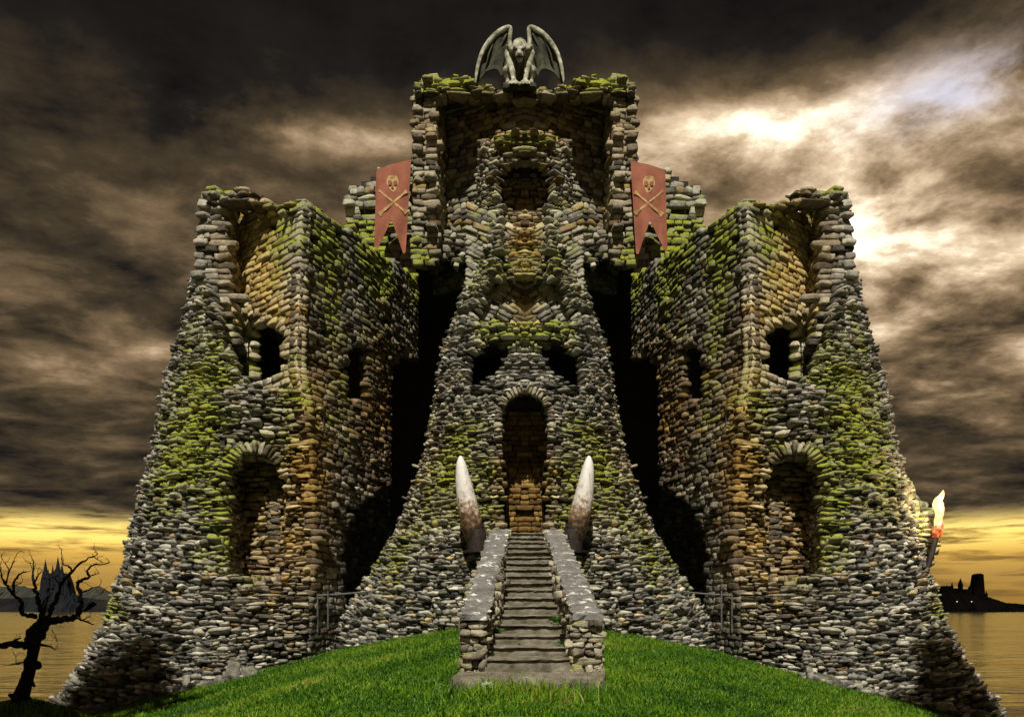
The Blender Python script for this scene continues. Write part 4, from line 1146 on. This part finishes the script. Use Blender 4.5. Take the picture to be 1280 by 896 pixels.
for px in (1196.3, 1214.5):
    fbox('lit_window', px-.5, px+.5, 751, 752, .4, par=fa, Yc=RYY-52, mat='lit')

# ------------------------------------------------------------------ two unseen leafy trees, added beside the viewer to shade the tower feet
M['leaf'] = simple('shade_tree_leaf', [(.3, (.025, .05, .010)), (.7, (.07, .11, .022))], 6, bs=0, rough=.7)
for sg, lab in ((-1, 'unseen leafy tree added left of the viewer to shade the tower foot'), (1, 'unseen leafy tree added right of the viewer to shade the tower foot')):
    r_ = np.random.default_rng(90+sg); bx, by = sg*13.0, 10.6; bz = float(gz(bx, by))-.2
    t = thing('added_shade_tree', lab, 'tree', (bx, by, bz), 'unseen trees added for shade')
    g = G(); g.tube([(bx,by,bz),(bx+.1,by,bz+5),(bx-.1,by+.1,bz+11),(bx,by,bz+18)], [.5,.38,.26,.06], 10, knob=.08)
    cs = []
    for k in range(32):
        a = r_.random()*6.28; zz = bz+r_.uniform(6.0, 21.5); rr_ = (4.3 if zz < bz+14 else 4.3*(1-(zz-bz-14)/9))*r_.uniform(.35, .82)
        c = (bx+math.cos(a)*rr_, by+math.sin(a)*rr_, zz); cs.append(c)
        g.tube([(bx,by,zz-2.2), ((bx+c[0])/2,(by+c[1])/2,zz-1.2), c], [.12,.08,.03], 6)
    g.build('trunk', M['bark'], t)
    k = 11000; ci = r_.integers(0, len(cs), k); c = np.array(cs)[ci] + np.clip(r_.normal(0, .62, (k,3)), -1.2, 1.2)
    d1 = r_.normal(size=(k,3)); d1 /= np.linalg.norm(d1,axis=1)[:,None]; d2 = np.cross(d1, r_.normal(size=(k,3))); d2 /= np.linalg.norm(d2,axis=1)[:,None]
    s_ = r_.uniform(.09,.2,(k,1)); V = np.stack([c-d1*s_*1.5, c+d2*s_*.7, c+d1*s_*1.5, c-d2*s_*.7],1).reshape(-1,3)
    mesh_obj('crown', V, np.arange(k*4).reshape(-1,4), M['leaf'], t)

# ------------------------------------------------------------------ light
SUN_EL, SUN_AZ = 53.0, 3.0     # sun high in front of the castle, over the viewer's shoulder
sun = bpy.data.lights.new('sun', 'SUN'); sun.energy = 5.0; sun.angle = R(.6); sun.color = (1, .92, .78)
so = bpy.data.objects.new('sun', sun); C.objects.link(so)
sd = Vector((-math.sin(R(SUN_AZ))*math.cos(R(SUN_EL)), -math.cos(R(SUN_AZ))*math.cos(R(SUN_EL)), math.sin(R(SUN_EL))))
so.rotation_euler = sd.to_track_quat('Z', 'Y').to_euler()

# ------------------------------------------------------------------ sky: Nishita behind drifting storm clouds
wd = bpy.data.worlds.new('World'); sc.world = wd; wd.use_nodes = True
nt = wd.node_tree; nt.nodes.clear()
out = nt.nodes.new('ShaderNodeOutputWorld'); bg = nt.nodes.new('ShaderNodeBackground'); nt.links.new(bg.outputs[0], out.inputs[0])
sky = nt.nodes.new('ShaderNodeTexSky'); sky.sky_type = 'NISHITA'; sky.sun_disc = False
sky.sun_elevation = R(SUN_EL); sky.sun_rotation = R(180+SUN_AZ)
tc = nt.nodes.new('ShaderNodeTexCoord'); sx = nt.nodes.new('ShaderNodeSeparateXYZ'); nt.links.new(tc.outputs['Generated'], sx.inputs[0])
x, y, z = sx.outputs
az = mth(nt, 'ARCTAN2', x, y)                                   # radians, 0 straight ahead
hyp = mth(nt, 'SQRT', mth(nt, 'ADD', mth(nt, 'MULTIPLY', x, x), mth(nt, 'MULTIPLY', y, y)))
el = mth(nt, 'ARCTAN2', z, hyp)
den = mth(nt, 'ADD', mth(nt, 'MAXIMUM', z, 0), .16)
cv = nt.nodes.new('ShaderNodeCombineXYZ')
nt.links.new(mth(nt, 'DIVIDE', x, den), cv.inputs[0]); nt.links.new(mth(nt, 'DIVIDE', y, den), cv.inputs[1])
rot = nt.nodes.new('ShaderNodeMapping'); rot.inputs['Rotation'].default_value = (0, 0, R(-18)); rot.inputs['Scale'].default_value = (1.0, 1.15, 1); nt.links.new(cv.outputs[0], rot.inputs['Vector'])
nA = noise(nt, 1.5, 9, .56, rot.outputs[0], .15)
nB = noise(nt, 3.8, 9, .60, rot.outputs[0], .2)
nC = noise(nt, .55, 5, .5, rot.outputs[0], .2)
nD = noise(nt, 10, 7, .62, rot.outputs[0], .2)
def blob(px, py, rx, ry, amt):
    a0 = math.atan2(px-AX, F); e0 = math.atan2(HZ-py, math.hypot(F, px-AX)); 
    dx = mth(nt, 'MULTIPLY', mth(nt, 'SUBTRACT', az, a0), F/rx); dy = mth(nt, 'MULTIPLY', mth(nt, 'SUBTRACT', el, e0), F/ry)
    r2 = mth(nt, 'ADD', mth(nt, 'MULTIPLY', dx, dx), mth(nt, 'MULTIPLY', dy, dy))
    return mth(nt, 'MULTIPLY', mth(nt, 'EXPONENT', mth(nt, 'MULTIPLY', r2, -1)), amt)
# general brightness with height
eln = mth(nt, 'DIVIDE', el, .75)
def E(py): return math.atan2(HZ-py, F)/.75
base = ramp(nt, eln, [(0, .36), (E(655), .30), (E(600), .27), (E(480), .35), (E(300), .39), (E(170), .36), (E(90), .20), (E(10), .10), (1, .12)])
brt = base
for bl_ in ((1065,275,115,65,.30),(1100,330,330,240,.11),(930,165,110,34,.34),(1200,350,120,50,.10),(1170,135,110,35,.20),(370,165,130,20,.26),(800,220,60,60,.12),(100,90,300,110,-.17),(60,350,200,60,-.03),(220,600,300,40,-.05),(1180,480,160,50,.07),(1200,590,200,45,-.04),(1250,40,260,60,.0),(230,440,160,40,.04)):
    brt = mth(nt, 'ADD', brt, blob(*bl_))
var = mth(nt, 'ADD', mth(nt, 'MULTIPLY', mth(nt, 'SUBTRACT', nA, .5), 1.5), mth(nt, 'ADD', mth(nt, 'MULTIPLY', mth(nt, 'SUBTRACT', nB, .5), 2.1), mth(nt, 'MULTIPLY', mth(nt, 'SUBTRACT', nC, .5), .5)))
var = mth(nt, 'ADD', var, mth(nt, 'MULTIPLY', mth(nt, 'SUBTRACT', nD, .5), .45))
val = mth(nt, 'ADD', brt, mth(nt, 'MULTIPLY', var, mth(nt, 'ADD', mth(nt, 'MULTIPLY', brt, 1.15), .05)))
cloud = ramp(nt, val, [(0, (.003, .0027, .0025)), (.15, (.012, .010, .0085)), (.30, (.050, .036, .020)), (.44, (.135, .090, .048)), (.57, (.29, .20, .115)), (.74, (.62, .47, .31)), (.86, (.95, .83, .62)), (1, (1.0, .96, .88))])
# horizon glow: long streaks
sv = nt.nodes.new('ShaderNodeCombineXYZ'); nt.links.new(mth(nt, 'MULTIPLY', az, 9.0), sv.inputs[0]); nt.links.new(mth(nt, 'MULTIPLY', el, 85), sv.inputs[1])
nS = noise(nt, 1.0, 6, .6, sv.outputs[0], .3)
gl = ramp(nt, mth(nt, 'DIVIDE', el, .15), [(0, (.26, .14, .025)), (.26, (.36, .21, .05)), (.40, (.56, .33, .065)), (.52, (.98, .68, .16)), (.9, (1.0, .80, .30))])
gl = mixc(nt, ramp(nt, nS, [(.38, .9), (.52, 0)]), gl, (.17, .095, .024))
edge = mth(nt, 'ADD', el, mth(nt, 'MULTIPLY', mth(nt, 'SUBTRACT', nS, .5), .030))
gm = ramp(nt, mth(nt, 'DIVIDE', edge, .2), [(.45, 1), (.54, 0)])
front_ = ramp(nt, mth(nt, 'ABSOLUTE', az), [(.80, 1), (1.0, .3)])
col = mixc(nt, mth(nt, 'MULTIPLY', gm, front_), cloud, gl)
# clear sky glints through the thinnest cloud
hole = mth(nt, 'MULTIPLY', ramp(nt, nC, [(.62, 0), (.72, 1)]), .25)
sk = nt.nodes.new('ShaderNodeVectorMath'); sk.operation = 'SCALE'; sk.inputs[3].default_value = .07; nt.links.new(sky.outputs[0], sk.inputs[0])
col = mixc(nt, hole, col, sk.outputs[0])
blue = mth(nt, 'MULTIPLY', blob(1190, 118, 80, 26, 1.0), ramp(nt, nB, [(.44, 0), (.60, .85)]))
col = mixc(nt, blue, col, (.50, .52, .66))
nt.links.new(col, bg.inputs['Color']); bg.inputs['Strength'].default_value = 1.25

# ------------------------------------------------------------------ render settings
sc.render.engine = 'CYCLES'
sc.cycles.max_bounces = 6
sc.cycles.diffuse_bounces = 3
sc.cycles.use_adaptive_sampling = True
sc.cycles.use_denoising = True
